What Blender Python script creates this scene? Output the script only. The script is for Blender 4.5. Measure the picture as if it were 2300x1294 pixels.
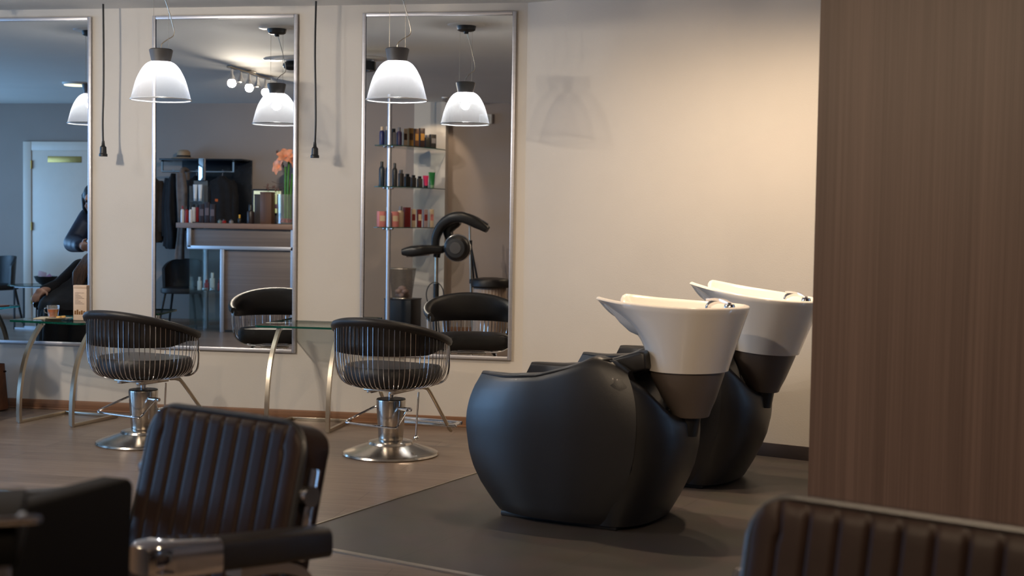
import bpy, bmesh, math, random
from mathutils import Vector, Matrix, noise

for o in list(bpy.data.objects):
    bpy.data.objects.remove(o)
C = bpy.context.scene.collection
S = bpy.context.scene
R = math.radians
random.seed(7)

# ------------------------------------------------------------------ camera
yaw, pitch, roll, CAM_D, F_PX = 0.17741, 0.05003, 0.01519, 8.1853, 3000.0
fw = Vector((-math.sin(yaw) * math.cos(pitch), math.cos(yaw) * math.cos(pitch), -math.sin(pitch)))
rt = Vector((math.cos(yaw), math.sin(yaw), 0.0))
up = rt.cross(fw)
r2 = math.cos(roll) * rt + math.sin(roll) * up
u2 = -math.sin(roll) * rt + math.cos(roll) * up
cam_data = bpy.data.cameras.new('camera')
cam = bpy.data.objects.new('camera', cam_data)
C.objects.link(cam)
cam.matrix_world = Matrix(((r2.x, u2.x, -fw.x, 0.0), (r2.y, u2.y, -fw.y, -CAM_D), (r2.z, u2.z, -fw.z, 1.3), (0, 0, 0, 1)))
cam_data.sensor_width = 36.0
cam_data.lens = 36.0 * F_PX / 2300.0
cam_data.clip_start = 0.05
cam_data.clip_end = 200
cam_data.dof.use_dof = True
cam_data.dof.focus_distance = 7.2
cam_data.dof.aperture_fstop = 3.6
S.camera = cam

# ------------------------------------------------------------------ render look
S.view_settings.view_transform = 'Standard'
S.view_settings.look = 'None'
S.view_settings.gamma = 1.0
S.view_settings.use_curve_mapping = False
S.view_settings.exposure = 0.0
cy = S.cycles
cy.max_bounces = 9
cy.diffuse_bounces = 4
cy.glossy_bounces = 5
cy.transmission_bounces = 6
cy.transparent_max_bounces = 12
cy.caustics_reflective = False
cy.caustics_refractive = False
cy.sample_clamp_indirect = 40.0
cy.use_denoising = True

# ------------------------------------------------------------------ daylight
W = bpy.data.worlds.new('world')
S.world = W
W.use_nodes = True
wb = W.node_tree.nodes['Background']
wb.inputs['Color'].default_value = (0.29, 0.57, 1.0, 1)
wb.inputs['Strength'].default_value = 8.2

CEIL = 2.645
XL = -10.6          # left (shop window) wall
YB = -6.9           # back wall seen in the mirrors


def portal(name, loc, rot, sx, sy):
    l = bpy.data.lights.new(name, 'AREA')
    l.shape = 'RECTANGLE'
    l.size, l.size_y = sx, sy
    l.cycles.is_portal = True
    o = bpy.data.objects.new(name, l)
    C.objects.link(o)
    o.location = loc
    o.rotation_euler = rot
    return o


portal('window_portal', (XL - 0.12, -3.55, 1.35), (0, R(-90), 0), 2.2, 5.5)


def spot(name, loc, target, power, color, angle=80, blend=0.7, radius=0.03):
    l = bpy.data.lights.new(name, 'SPOT')
    l.energy = power
    l.color = color
    l.spot_size = R(angle)
    l.spot_blend = blend
    l.shadow_soft_size = radius
    o = bpy.data.objects.new(name, l)
    C.objects.link(o)
    o.location = loc
    d = Vector(target) - Vector(loc)
    o.rotation_euler = d.to_track_quat('-Z', 'Y').to_euler()
    return o


WARM = (1.0, 0.76, 0.52)
NEUT = (1.0, 0.93, 0.84)
HALOGEN = ((-0.70, -1.75), (0.10, -1.75), (-0.30, -2.25), (0.08, -1.30), (0.5, -6.5), (-1.2, -7.6), (-3.0, -4.6))     # downlights over the wash units and beyond
HALOGEN_W = (76, 80, 105, 88, 110, 190, 45)


# ------------------------------------------------------------------ materials
def srgb(r, g, b):
    f = lambda c: (c / 255 / 12.92) if c / 255 <= 0.04045 else ((c / 255 + 0.055) / 1.055) ** 2.4
    return (f(r), f(g), f(b), 1.0)


def mat(name, col, rough=0.5, metal=0.0, var=0.0, scale=8.0, bump=0.0, bscale=60.0, spec=0.5, coat=0.0, stretch=None, col2=None,
        trans=0.0, ior=1.45, aniso=0.0):
    m = bpy.data.materials.new(name)
    m.use_nodes = True
    nt = m.node_tree
    p = nt.nodes['Principled BSDF']
    p.inputs['Base Color'].default_value = col
    p.inputs['Roughness'].default_value = rough
    p.inputs['Metallic'].default_value = metal
    p.inputs['Specular IOR Level'].default_value = spec
    p.inputs['Coat Weight'].default_value = coat
    p.inputs['Transmission Weight'].default_value = trans
    p.inputs['IOR'].default_value = ior
    tc = nt.nodes.new('ShaderNodeTexCoord')
    mp = nt.nodes.new('ShaderNodeMapping')
    nt.links.new(tc.outputs['Object'], mp.inputs['Vector'])
    if stretch:
        mp.inputs['Scale'].default_value = stretch
    n = nt.nodes.new('ShaderNodeTexNoise')
    n.inputs['Scale'].default_value = scale
    n.inputs['Detail'].default_value = 5
    nt.links.new(mp.outputs['Vector'], n.inputs['Vector'])
    if var or col2:
        cr = nt.nodes.new('ShaderNodeValToRGB')
        c1 = [max(0, c * (1 - var)) for c in col[:3]] + [1]
        c2 = list(col2) if col2 else [min(1, c * (1 + var)) for c in col[:3]] + [1]
        cr.color_ramp.elements[0].position = 0.32
        cr.color_ramp.elements[1].position = 0.68
        cr.color_ramp.elements[0].color = c1
        cr.color_ramp.elements[1].color = c2
        nt.links.new(n.outputs['Fac'], cr.inputs['Fac'])
        nt.links.new(cr.outputs['Color'], p.inputs['Base Color'])
    if bump:
        n2 = nt.nodes.new('ShaderNodeTexNoise')
        n2.inputs['Scale'].default_value = bscale
        n2.inputs['Detail'].default_value = 4
        nt.links.new(mp.outputs['Vector'], n2.inputs['Vector'])
        b = nt.nodes.new('ShaderNodeBump')
        b.inputs['Strength'].default_value = bump
        b.inputs['Distance'].default_value = 0.004
        nt.links.new(n2.outputs['Fac'], b.inputs['Height'])
        nt.links.new(b.outputs['Normal'], p.inputs['Normal'])
    return m


def emit(name, col, strength):
    m = bpy.data.materials.new(name)
    m.use_nodes = True
    p = m.node_tree.nodes['Principled BSDF']
    p.inputs['Base Color'].default_value = (0.8, 0.8, 0.8, 1)
    p.inputs['Emission Color'].default_value = col
    p.inputs['Emission Strength'].default_value = strength
    return m


def mix_shader(name, build):
    m = bpy.data.materials.new(name)
    m.use_nodes = True
    nt = m.node_tree
    nt.nodes.remove(nt.nodes['Principled BSDF'])
    out = nt.nodes['Material Output']
    nt.links.new(build(nt), out.inputs['Surface'])
    return m


def pane(name, tint, gloss=0.08, frost=0.0):
    """thin clear glass: see-through with a Fresnel-like gloss"""
    def b(nt):
        t = nt.nodes.new('ShaderNodeBsdfTransparent')
        t.inputs['Color'].default_value = tint
        g = nt.nodes.new('ShaderNodeBsdfGlossy')
        g.inputs['Roughness'].default_value = 0.02
        lw = nt.nodes.new('ShaderNodeLayerWeight')
        lw.inputs['Blend'].default_value = 0.25
        mt = nt.nodes.new('ShaderNodeMath')
        mt.operation = 'MULTIPLY_ADD'
        mt.inputs[1].default_value = 0.5
        mt.inputs[2].default_value = gloss
        nt.links.new(lw.outputs['Fresnel'], mt.inputs[0])
        mx = nt.nodes.new('ShaderNodeMixShader')
        nt.links.new(mt.outputs[0], mx.inputs[0])
        nt.links.new(t.outputs[0], mx.inputs[1])
        nt.links.new(g.outputs[0], mx.inputs[2])
        if not frost:
            return mx.outputs[0]
        d = nt.nodes.new('ShaderNodeBsdfDiffuse')
        d.inputs['Color'].default_value = tint
        m2 = nt.nodes.new('ShaderNodeMixShader')
        m2.inputs[0].default_value = frost
        nt.links.new(mx.outputs[0], m2.inputs[1])
        nt.links.new(d.outputs[0], m2.inputs[2])
        return m2.outputs[0]
    return mix_shader(name, b)


def shade_mat():
    def b(nt):
        t = nt.nodes.new('ShaderNodeBsdfTransparent')
        t.inputs['Color'].default_value = (0.88, 0.89, 0.92, 1)
        tl = nt.nodes.new('ShaderNodeBsdfTranslucent')
        tl.inputs['Color'].default_value = (0.86, 0.88, 0.92, 1)
        g = nt.nodes.new('ShaderNodeBsdfGlossy')
        g.inputs['Roughness'].default_value = 0.3
        m1 = nt.nodes.new('ShaderNodeMixShader')
        m1.inputs[0].default_value = 0.15
        nt.links.new(t.outputs[0], m1.inputs[1])
        nt.links.new(tl.outputs[0], m1.inputs[2])
        m2 = nt.nodes.new('ShaderNodeMixShader')
        m2.inputs[0].default_value = 0.05
        nt.links.new(m1.outputs[0], m2.inputs[1])
        nt.links.new(g.outputs[0], m2.inputs[2])
        return m2.outputs[0]
    return mix_shader('ribbed_acrylic', b)


def mirror_mat():
    def b(nt):
        g = nt.nodes.new('ShaderNodeBsdfGlossy')
        g.inputs['Color'].default_value = (0.86, 0.875, 0.87, 1)
        g.inputs['Roughness'].default_value = 0.0
        return g.outputs[0]
    return mix_shader('mirror_silver', b)


def plank_mat():
    m = bpy.data.materials.new('laminate_planks')
    m.use_nodes = True
    nt = m.node_tree
    L = nt.links.new
    p = nt.nodes['Principled BSDF']
    p.inputs['Roughness'].default_value = 0.33
    tc = nt.nodes.new('ShaderNodeTexCoord')
    br = nt.nodes.new('ShaderNodeTexBrick')
    br.offset = 0.37
    br.inputs['Scale'].default_value = 1.0
    br.inputs['Brick Width'].default_value = 1.29
    br.inputs['Row Height'].default_value = 0.19
    br.inputs['Mortar Size'].default_value = 0.0012
    br.inputs['Color1'].default_value = (0.25, 0.25, 0.25, 1)
    br.inputs['Color2'].default_value = (0.75, 0.75, 0.75, 1)
    br.inputs['Mortar'].default_value = (0, 0, 0, 1)
    L(tc.outputs['Object'], br.inputs['Vector'])
    mp = nt.nodes.new('ShaderNodeMapping')
    mp.inputs['Scale'].default_value = (1.6, 26.0, 1.0)
    L(tc.outputs['Object'], mp.inputs['Vector'])
    n = nt.nodes.new('ShaderNodeTexNoise')
    n.inputs['Scale'].default_value = 1.6
    n.inputs['Detail'].default_value = 8
    n.inputs['Roughness'].default_value = 0.65
    L(mp.outputs['Vector'], n.inputs['Vector'])
    cr = nt.nodes.new('ShaderNodeValToRGB')
    cr.color_ramp.elements[0].position = 0.25
    cr.color_ramp.elements[1].position = 0.78
    cr.color_ramp.elements[0].color = srgb(96, 82, 72)
    cr.color_ramp.elements[1].color = srgb(140, 123, 109)
    L(n.outputs['Fac'], cr.inputs['Fac'])
    mx = nt.nodes.new('ShaderNodeMix')
    mx.data_type = 'RGBA'
    mx.blend_type = 'SOFT_LIGHT'
    mx.inputs[0].default_value = 0.35
    L(cr.outputs['Color'], mx.inputs[6])
    L(br.outputs['Color'], mx.inputs[7])
    mx2 = nt.nodes.new('ShaderNodeMix')
    mx2.data_type = 'RGBA'
    mx2.inputs[7].default_value = srgb(60, 47, 40)
    L(br.outputs['Fac'], mx2.inputs[0])
    L(mx.outputs[2], mx2.inputs[6])
    L(mx2.outputs[2], p.inputs['Base Color'])
    b = nt.nodes.new('ShaderNodeBump')
    b.inputs['Strength'].default_value = 0.15
    b.inputs['Distance'].default_value = 0.002
    L(n.outputs['Fac'], b.inputs['Height'])
    L(b.outputs['Normal'], p.inputs['Normal'])
    return m


def tile_mat():
    m = bpy.data.materials.new('slate_tiles')
    m.use_nodes = True
    nt = m.node_tree
    L = nt.links.new
    p = nt.nodes['Principled BSDF']
    p.inputs['Roughness'].default_value = 0.42
    tc = nt.nodes.new('ShaderNodeTexCoord')
    br = nt.nodes.new('ShaderNodeTexBrick')
    br.offset = 0.0
    br.inputs['Scale'].default_value = 1.0
    br.inputs['Brick Width'].default_value = 0.6
    br.inputs['Row Height'].default_value = 0.6
    br.inputs['Mortar Size'].default_value = 0.0016
    br.inputs['Color1'].default_value = srgb(70, 61, 54)
    br.inputs['Color2'].default_value = srgb(75, 65, 57)
    br.inputs['Mortar'].default_value = srgb(52, 46, 42)
    L(tc.outputs['Object'], br.inputs['Vector'])
    n = nt.nodes.new('ShaderNodeTexNoise')
    n.inputs['Scale'].default_value = 5.0
    n.inputs['Detail'].default_value = 7
    L(tc.outputs['Object'], n.inputs['Vector'])
    mx = nt.nodes.new('ShaderNodeMix')
    mx.data_type = 'RGBA'
    mx.blend_type = 'OVERLAY'
    mx.inputs[0].default_value = 0.35
    L(br.outputs['Color'], mx.inputs[6])
    L(n.outputs['Color'], mx.inputs[7])
    hs = nt.nodes.new('ShaderNodeHueSaturation')
    hs.inputs['Saturation'].default_value = 0.6
    L(mx.outputs[2], hs.inputs['Color'])
    L(hs.outputs['Color'], p.inputs['Base Color'])
    return m


def veneer_mat(name, dark, light, vertical=True, rough=0.45):
    m = bpy.data.materials.new(name)
    m.use_nodes = True
    nt = m.node_tree
    L = nt.links.new
    p = nt.nodes['Principled BSDF']
    p.inputs['Roughness'].default_value = rough
    tc = nt.nodes.new('ShaderNodeTexCoord')
    cols = []
    for sc, st in ((5.0, 0.05), (42.0, 0.35)):
        mp = nt.nodes.new('ShaderNodeMapping')
        mp.inputs['Scale'].default_value = (sc, sc, st) if vertical else (st, sc, sc)
        L(tc.outputs['Object'], mp.inputs['Vector'])
        n = nt.nodes.new('ShaderNodeTexNoise')
        n.inputs['Scale'].default_value = 2.2
        n.inputs['Detail'].default_value = 6
        n.inputs['Roughness'].default_value = 0.6
        L(mp.outputs['Vector'], n.inputs['Vector'])
        cols.append(n)
    mth = nt.nodes.new('ShaderNodeMix')
    mth.inputs[0].default_value = 0.45
    L(cols[0].outputs['Fac'], mth.inputs[2])
    L(cols[1].outputs['Fac'], mth.inputs[3])
    cr = nt.nodes.new('ShaderNodeValToRGB')
    cr.color_ramp.elements[0].position = 0.32
    cr.color_ramp.elements[1].position = 0.70
    cr.color_ramp.elements[0].color = dark
    cr.color_ramp.elements[1].color = light
    L(mth.outputs[0], cr.inputs['Fac'])
    L(cr.outputs['Color'], p.inputs['Base Color'])
    return m


M = {}
M['wall'] = mat('wall_paint', srgb(208, 201, 191), 0.75, var=0.025, scale=2.0, bump=0.12, bscale=140)
M['wall_back'] = mat('taupe_paint', srgb(160, 146, 137), 0.8, var=0.03, scale=2.0, bump=0.1, bscale=140)
M['ceil'] = mat('ceiling_paint', srgb(226, 223, 216), 0.85, var=0.02, scale=2.0)
M['floor'] = plank_mat()
M['tile'] = tile_mat()
M['skirt'] = veneer_mat('skirting_oak', srgb(112, 78, 56), srgb(150, 110, 80), vertical=False)
M['skirt_tile'] = mat('skirting_slate', srgb(58, 50, 48), 0.45, var=0.15, scale=9)
M['partition'] = veneer_mat('walnut_veneer', srgb(78, 61, 54), srgb(116, 95, 86))
M['desk'] = veneer_mat('grey_oak_veneer', srgb(96, 84, 78), srgb(132, 117, 108), vertical=False)
M['desk_top'] = veneer_mat('counter_veneer', srgb(118, 92, 78), srgb(150, 120, 102), vertical=False)
M['alu'] = mat('brushed_aluminium', srgb(206, 206, 212), 0.42, 0.85, var=0.04, scale=3, stretch=(1, 1, 30))
M['steel'] = mat('brushed_steel', srgb(200, 194, 186), 0.21, 1.0, var=0.06, scale=4, stretch=(30, 30, 1))
M['chrome'] = mat('chrome', srgb(225, 225, 228), 0.07, 1.0, var=0.01)
M['satin'] = mat('satin_nickel', srgb(192, 182, 166), 0.32, 1.0, var=0.05, scale=6)
M['mirror'] = mirror_mat()
M['leather'] = mat('black_leather', srgb(29, 26, 26), 0.44, bump=0.25, bscale=260, var=0.15, scale=12)
M['leather_soft'] = mat('black_vinyl', srgb(17, 16, 18), 0.40, bump=0.12, bscale=420, var=0.1, scale=10, spec=0.95, coat=0.05)
M['matte_black'] = mat('matte_black', srgb(13, 12, 13), 0.75, var=0.1, spec=0.2)
M['leather_brown'] = mat('dark_brown_leather', srgb(36, 26, 23), 0.46, spec=0.17, bump=0.2, bscale=260, var=0.15, scale=12)
M['ceramic'] = mat('white_ceramic', srgb(236, 230, 222), 0.12, coat=0.4, var=0.01)
M['taupe_plastic'] = mat('taupe_plastic', srgb(104, 94, 88), 0.4, var=0.04)
M['dark_plastic'] = mat('dark_plastic', srgb(30, 30, 31), 0.4, var=0.08)
M['grey_plastic'] = mat('grey_lamp_plastic', srgb(74, 72, 72), 0.5, var=0.05)
M['white_paint'] = mat('white_gloss_paint', srgb(226, 210, 194), 0.35, var=0.015)
M['brass'] = mat('brass', srgb(178, 148, 88), 0.35, 1.0, var=0.05)
M['glass_edge'] = mat('green_glass_edge', srgb(12, 78, 66), 0.15, var=0.1, trans=0.3)
M['glass'] = pane('clear_glass', (0.93, 0.97, 0.955, 1), 0.05)
M['window_glass'] = pane('window_glass', (0.97, 0.98, 0.98, 1), 0.03)
M['clear'] = pane('clear_acrylic', (0.95, 0.97, 0.97, 1), 0.06, 0.06)
M['shade'] = shade_mat()
M['bulb'] = emit('lamp_bulb', (1.0, 0.96, 0.92, 1), 30.0)
M['halogen'] = emit('halogen_bulb', (1.0, 0.72, 0.42, 1), 90.0)
M['disc_light'] = emit('ceiling_disc_light', (1.0, 0.93, 0.55, 1), 1.6)
M['screen'] = emit('monitor_screen', srgb(196, 208, 120), 0.55)
M['white_plastic'] = mat('white_plastic', srgb(226, 224, 220), 0.45, var=0.02)
M['black_cloth'] = mat('black_cloth', srgb(26, 25, 28), 0.9, var=0.25, scale=14, bump=0.5, bscale=120)
M['brown_cloth'] = mat('brown_wool', srgb(62, 52, 46), 0.95, var=0.25, scale=14, bump=0.5, bscale=120)
M['grey_cloth'] = mat('grey_wool', srgb(112, 100, 94), 0.95, var=0.2, scale=14, bump=0.5, bscale=120)
M['blue_cloth'] = mat('navy_quilted_nylon', srgb(42, 52, 78), 0.5, var=0.2, scale=9, bump=0.6, bscale=30)
M['beige_cloth'] = mat('beige_felt', srgb(176, 148, 120), 0.95, var=0.2, scale=14, bump=0.4, bscale=120)
M['skin'] = mat('skin', srgb(206, 160, 138), 0.5, var=0.05, scale=20)
M['hair_dark'] = mat('dark_hair', srgb(34, 26, 24), 0.5, var=0.4, scale=30, stretch=(3, 3, .3), bump=0.6, bscale=80)
M['hair_brown'] = mat('brown_hair', srgb(104, 74, 52), 0.5, var=0.4, scale=30, stretch=(3, 3, .3), bump=0.6, bscale=80)
M['tea'] = mat('tea', srgb(226, 112, 24), 0.1, var=0.05, trans=0.35)
M['card'] = mat('cream_card', srgb(214, 192, 172), 0.7, var=0.03)
M['paper'] = mat('paper', srgb(212, 202, 180), 0.8, var=0.04)
M['bag'] = mat('brown_bag_leather', srgb(98, 60, 38), 0.6, var=0.3, scale=10, bump=0.4)
M['biscuit'] = mat('biscuit', srgb(206, 164, 96), 0.8, var=0.2, scale=40)
M['petal'] = mat('peach_petal', srgb(236, 158, 120), 0.5, var=0.2, scale=20)
M['stem'] = mat('green_stem', srgb(70, 128, 52), 0.5, var=0.2, scale=20)
M['twig'] = mat('brown_twig', srgb(104, 78, 68), 0.8, var=0.2, scale=20)
M['pebble'] = mat('red_pebbles', srgb(170, 70, 60), 0.5, var=0.4, scale=30)
M['wood_box'] = veneer_mat('brown_box_wood', srgb(78, 52, 36), srgb(112, 78, 54))
_cols = {}


def paint(r, g, b, rough=0.4):
    k = (r, g, b, rough)
    if k not in _cols:
        _cols[k] = mat('paint_%d_%d_%d' % (r, g, b), srgb(r, g, b), rough, var=0.05, scale=14)
    return _cols[k]


# ------------------------------------------------------------------ geometry helpers
class MB:
    def __init__(s):
        s.bm = bmesh.new()

    def box(s, c, d, rz=0.0, bev=0.0, seg=2, rot=None):
        t = bmesh.ops.create_cube(s.bm, size=1.0)
        vs = t['verts']
        bmesh.ops.scale(s.bm, vec=d, verts=vs)
        if bev:
            es = list({e for v in vs for e in v.link_edges})
            g = bmesh.ops.bevel(s.bm, geom=es, offset=min(bev, min(d) * 0.49), segments=seg, affect='EDGES', profile=0.5)
            vs = list({v for f in g['faces'] for v in f.verts} | {v for v in vs if v.is_valid})
        mtx = Matrix.Translation(c) @ (rot.to_4x4() if rot else Matrix.Rotation(rz, 4, 'Z'))
        bmesh.ops.transform(s.bm, matrix=mtx, verts=vs)
        return s

    def ring_faces(s, rings, closed=True, cap0=True, cap1=True, loop=False):
        bm = s.bm
        V = [[bm.verts.new(p) for p in r] for r in rings]
        n = len(V[0])
        m = len(V)
        for i in range(m if loop else m - 1):
            a, b = V[i], V[(i + 1) % m]
            for j in range(n if closed else n - 1):
                k = (j + 1) % n
                try:
                    bm.faces.new((a[j], a[k], b[k], b[j]))
                except ValueError:
                    pass
        if not loop and closed:
            if cap0:
                bm.faces.new(list(reversed(V[0])))
            if cap1:
                bm.faces.new(V[-1])
        return s

    def tube(s, pts, r, n=8, closed=False, flat=None):
        pts = [Vector(p) for p in pts]
        m = len(pts)
        rs = r if isinstance(r, (list, tuple)) else [r] * m
        rings = []
        nrm = None
        for i, p in enumerate(pts):
            if closed:
                t = pts[(i + 1) % m] - pts[i - 1]
            else:
                t = pts[min(i + 1, m - 1)] - pts[max(i - 1, 0)]
            t.normalize()
            if nrm is None:
                nrm = t.orthogonal().normalized()
                if flat:
                    nrm = Vector(flat)
            nrm = (nrm - t * nrm.dot(t))
            nrm = nrm.normalized() if nrm.length > 1e-6 else t.orthogonal().normalized()
            b = t.cross(nrm)
            rings.append([p + (nrm * math.cos(2 * math.pi * k / n) + b * math.sin(2 * math.pi * k / n)) * rs[i] for k in range(n)])
        return s.ring_faces(rings, loop=closed)

    def bar(s, pts, w, h, side, closed=False):
        """rectangular bar along pts; w across `side` direction, h across the other"""
        pts = [Vector(p) for p in pts]
        sd = Vector(side).normalized()
        m = len(pts)
        rings = []
        for i, p in enumerate(pts):
            t = (pts[min(i + 1, m - 1)] - pts[max(i - 1, 0)]).normalized()
            o = t.cross(sd).normalized()
            rings.append([p + sd * a * w / 2 + o * b * h / 2 for a, b in ((-1, -1), (1, -1), (1, 1), (-1, 1))])
        return s.ring_faces(rings)

    def lathe(s, prof, n=32, c=(0, 0, 0), sx=1.0, sy=1.0, fn=None):
        c = Vector(c)
        rings = []
        for k, (r, z) in enumerate(prof):
            r = max(r, 1e-4)
            ring = []
            for j in range(n):
                a = 2 * math.pi * j / n
                rr = r * (fn(a, k) if fn else 1.0)
                ring.append(c + Vector((rr * math.cos(a) * sx, rr * math.sin(a) * sy, z)))
            rings.append(ring)
        return s.ring_faces(rings)

    def ell(s, c, r, rot=None, u=20, v=14):
        t = bmesh.ops.create_uvsphere(s.bm, u_segments=u, v_segments=v, radius=1.0)
        m = Matrix.Translation(c) @ (rot.to_4x4() if rot else Matrix.Identity(4)) @ Matrix.Diagonal((r[0], r[1], r[2], 1))
        bmesh.ops.transform(s.bm, matrix=m, verts=t['verts'])
        return s

    def prism(s, poly, axis, a, b, bev=0.0, seg=2):
        """extrude a 2D polygon: axis 'z' poly=(x,y); 'y' poly=(x,z); 'x' poly=(y,z)"""
        f = {'z': lambda p, h: (p[0], p[1], h), 'y': lambda p, h: (p[0], h, p[1]), 'x': lambda p, h: (h, p[0], p[1])}[axis]
        bm = s.bm
        v0 = [bm.verts.new(f(p, a)) for p in poly]
        v1 = [bm.verts.new(f(p, b)) for p in poly]
        n = len(poly)
        fs = [bm.faces.new(v0), bm.faces.new(v1)]
        for i in range(n):
            fs.append(bm.faces.new((v0[i], v0[(i + 1) % n], v1[(i + 1) % n], v1[i])))
        bmesh.ops.recalc_face_normals(bm, faces=fs)
        if bev:
            es = list({e for fc in fs for e in fc.edges})
            bmesh.ops.bevel(bm, geom=es, offset=bev, segments=seg, affect='EDGES', profile=0.5)
        return s

    def grid(s, fn, nu, nv, cu=False, cv=False):
        bm = s.bm
        V = [[bm.verts.new(fn(i / (nu if cu else nu - 1), j / (nv if cv else nv - 1))) for j in range(nv)] for i in range(nu)]
        for i in range(nu if cu else nu - 1):
            for j in range(nv if cv else nv - 1):
                i2, j2 = (i + 1) % nu, (j + 1) % nv
                bm.faces.new((V[i][j], V[i2][j], V[i2][j2], V[i][j2]))
        return V

    def obj(s, name, m, parent=None, sharp=38, fix=True):
        bm = s.bm
        bmesh.ops.remove_doubles(bm, verts=bm.verts, dist=1e-5)
        if fix:
            bmesh.ops.recalc_face_normals(bm, faces=bm.faces)
        lim = R(sharp)
        for f in bm.faces:
            f.smooth = True
        for e in bm.edges:
            if len(e.link_faces) == 2 and e.calc_face_angle(0) > lim:
                e.smooth = False
        me = bpy.data.meshes.new(name)
        bm.to_mesh(me)
        bm.free()
        me.materials.append(m)
        o = bpy.data.objects.new(name, me)
        C.objects.link(o)
        if parent:
            o.parent = parent
        return o


def thing(name, label, cat, loc=(0, 0, 0), rz=0.0, group=None):
    o = bpy.data.objects.new(name, None)
    C.objects.link(o)
    o.empty_display_size = 0.1
    o.location = loc
    o.rotation_euler = (0, 0, rz)
    return tag(o, label, cat, group)


def tag(o, label, cat, group=None):
    o['label'] = label
    o['category'] = cat
    if group:
        o['group'] = group
    return o


def struct(o):
    o['kind'] = 'structure'
    return o


def dup(root, loc, rz, label):
    """a copy of a thing with copies of its parts and sub-parts"""
    r = root.copy()
    C.objects.link(r)
    r.location = loc
    r.rotation_euler = (0, 0, rz)
    r['label'] = label
    for ch in list(root.children):
        c = ch.copy()
        C.objects.link(c)
        c.parent = r
        for g in list(ch.children):
            d = g.copy()
            C.objects.link(d)
            d.parent = c
    return r


def crv(pts, n=6, closed=False):
    """Catmull-Rom through pts"""
    P = [Vector(p) for p in pts]
    m = len(P)
    out = []
    for i in range(m if closed else m - 1):
        if closed:
            a, b, c, d = P[i - 1], P[i], P[(i + 1) % m], P[(i + 2) % m]
        else:
            a, b, c, d = P[max(i - 1, 0)], P[i], P[i + 1], P[min(i + 2, m - 1)]
        for k in range(n):
            t = k / n
            out.append(0.5 * ((2 * b) + (c - a) * t + (2 * a - 5 * b + 4 * c - d) * t * t + (3 * b - a - 3 * c + d) * t ** 3))
    if not closed:
        out.append(P[-1])
    return out


def lerp(a, b, t):
    return a + (b - a) * t


def interp(tab, x):
    if x <= tab[0][0]:
        return tab[0][1]
    for (x0, y0), (x1, y1) in zip(tab, tab[1:]):
        if x <= x1:
            return lerp(y0, y1, (x - x0) / (x1 - x0))
    return tab[-1][1]


def smooth01(t):
    t = max(0.0, min(1.0, t))
    return t * t * (3 - 2 * t)


# ================================================================== THE ROOM
AW = R(-21.75)                                # direction of the angled wall on the right
cw, sw = math.cos(AW), math.sin(AW)
XB = -1.395                                   # where the mirror wall bends
XR = 4.0
RW = (XR - XB) / cw                           # length of the angled wall
struct(MB().box(((XL + XR) / 2, -5.3, -0.03), (XR - XL + 0.6, 11.6, 0.06)).obj('floor', M['floor']))
struct(MB().box(((XL + XR) / 2, -5.3, CEIL + 0.05), (XR - XL + 0.6, 11.6, 0.1)).obj('ceiling', M['ceil']))
struct(MB().box(((XL + XB) / 2, 0.1, CEIL / 2), (XB - XL, 0.2, CEIL)).obj('wall_front', M['wall']))
b = MB()
b.prism([(XB, 0), (XB + cw * RW, sw * RW), (XB + cw * RW + 0.2, sw * RW + 0.25), (XB, 0.2)], 'z', 0, CEIL)
struct(b.obj('wall_right', M['wall']))
# shop window wall on the left
b = MB()
b.box((XL - 0.1, -0.4, CEIL / 2), (0.2, 0.8, CEIL)).box((XL - 0.1, -8.65, CEIL / 2), (0.2, 4.7, CEIL))
b.box((XL - 0.1, -3.55, 0.125), (0.2, 5.5, 0.25)).box((XL - 0.1, -3.55, 2.545), (0.2, 5.5, 0.2))
struct(b.obj('wall_left', M['wall_back']))
b = MB()
for y in (-0.8, -2.63, -4.47, -6.3):
    b.box((XL - 0.08, y, 1.35), (0.07, 0.06, 2.2), bev=0.006)
for z in (0.28, 2.42):
    b.box((XL - 0.08, -3.55, z), (0.07, 5.5, 0.06), bev=0.006)
win = struct(b.obj('window_1', M['alu']))
MB().box((XL - 0.085, -3.55, 1.35), (0.008, 5.44, 2.1)).obj('pane', M['window_glass'], win)
# back wall seen only in the mirrors, with its column, and the rest of the shell behind the camera
struct(MB().box(((XL - 2.3) / 2, YB - 0.1, CEIL / 2), (-2.3 - XL, 0.2, CEIL)).obj('wall_back', M['wall_back']))
struct(MB().box((-3.655, YB + 0.075, CEIL / 2), (0.37, 0.15, CEIL)).obj('wall_column', M['wall']))
struct(MB().box((-2.3 - 0.1, -9.05, CEIL / 2), (0.2, 4.1, CEIL)).obj('wall_recess', M['wall_back']))
struct(MB().box((0.9, -11.0, CEIL / 2), (6.6, 0.2, CEIL)).obj('wall_rear', M['wall_back']))
struct(MB().box((XR + 0.1, -6.7, CEIL / 2), (0.2, 8.8, CEIL)).obj('wall_end', M['wall_back']))

# tiled wash area with its metal edging
TA = R(-18.0)
te, tn = Vector((math.cos(TA), math.sin(TA), 0)), Vector((-math.sin(TA), math.cos(TA), 0))
T0 = Vector((-1.872, -3.09, 0))               # the corner towards the camera
o = MB()
o.prism([(0, 0), (5.4, -0.35), (5.4, 3.6), (0.0, 3.62)], 'z', 0.0, 0.004)
o = struct(o.obj('floor_tiles', M['tile']))
o.location = T0
o.rotation_euler = (0, 0, TA)
b = MB().box((-0.006, 1.81, 0.0035), (0.012, 3.62, 0.007))
o = struct(b.obj('trim_1', M['satin']))
o.location = T0
o.rotation_euler = (0, 0, TA)
b = MB().prism([(0, -0.03), (5.4, -0.38), (5.4, -0.35), (0, 0)], 'z', 0.0, 0.007)
o = struct(b.obj('trim_2', M['satin']))
o.location = T0
o.rotation_euler = (0, 0, TA)

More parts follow.
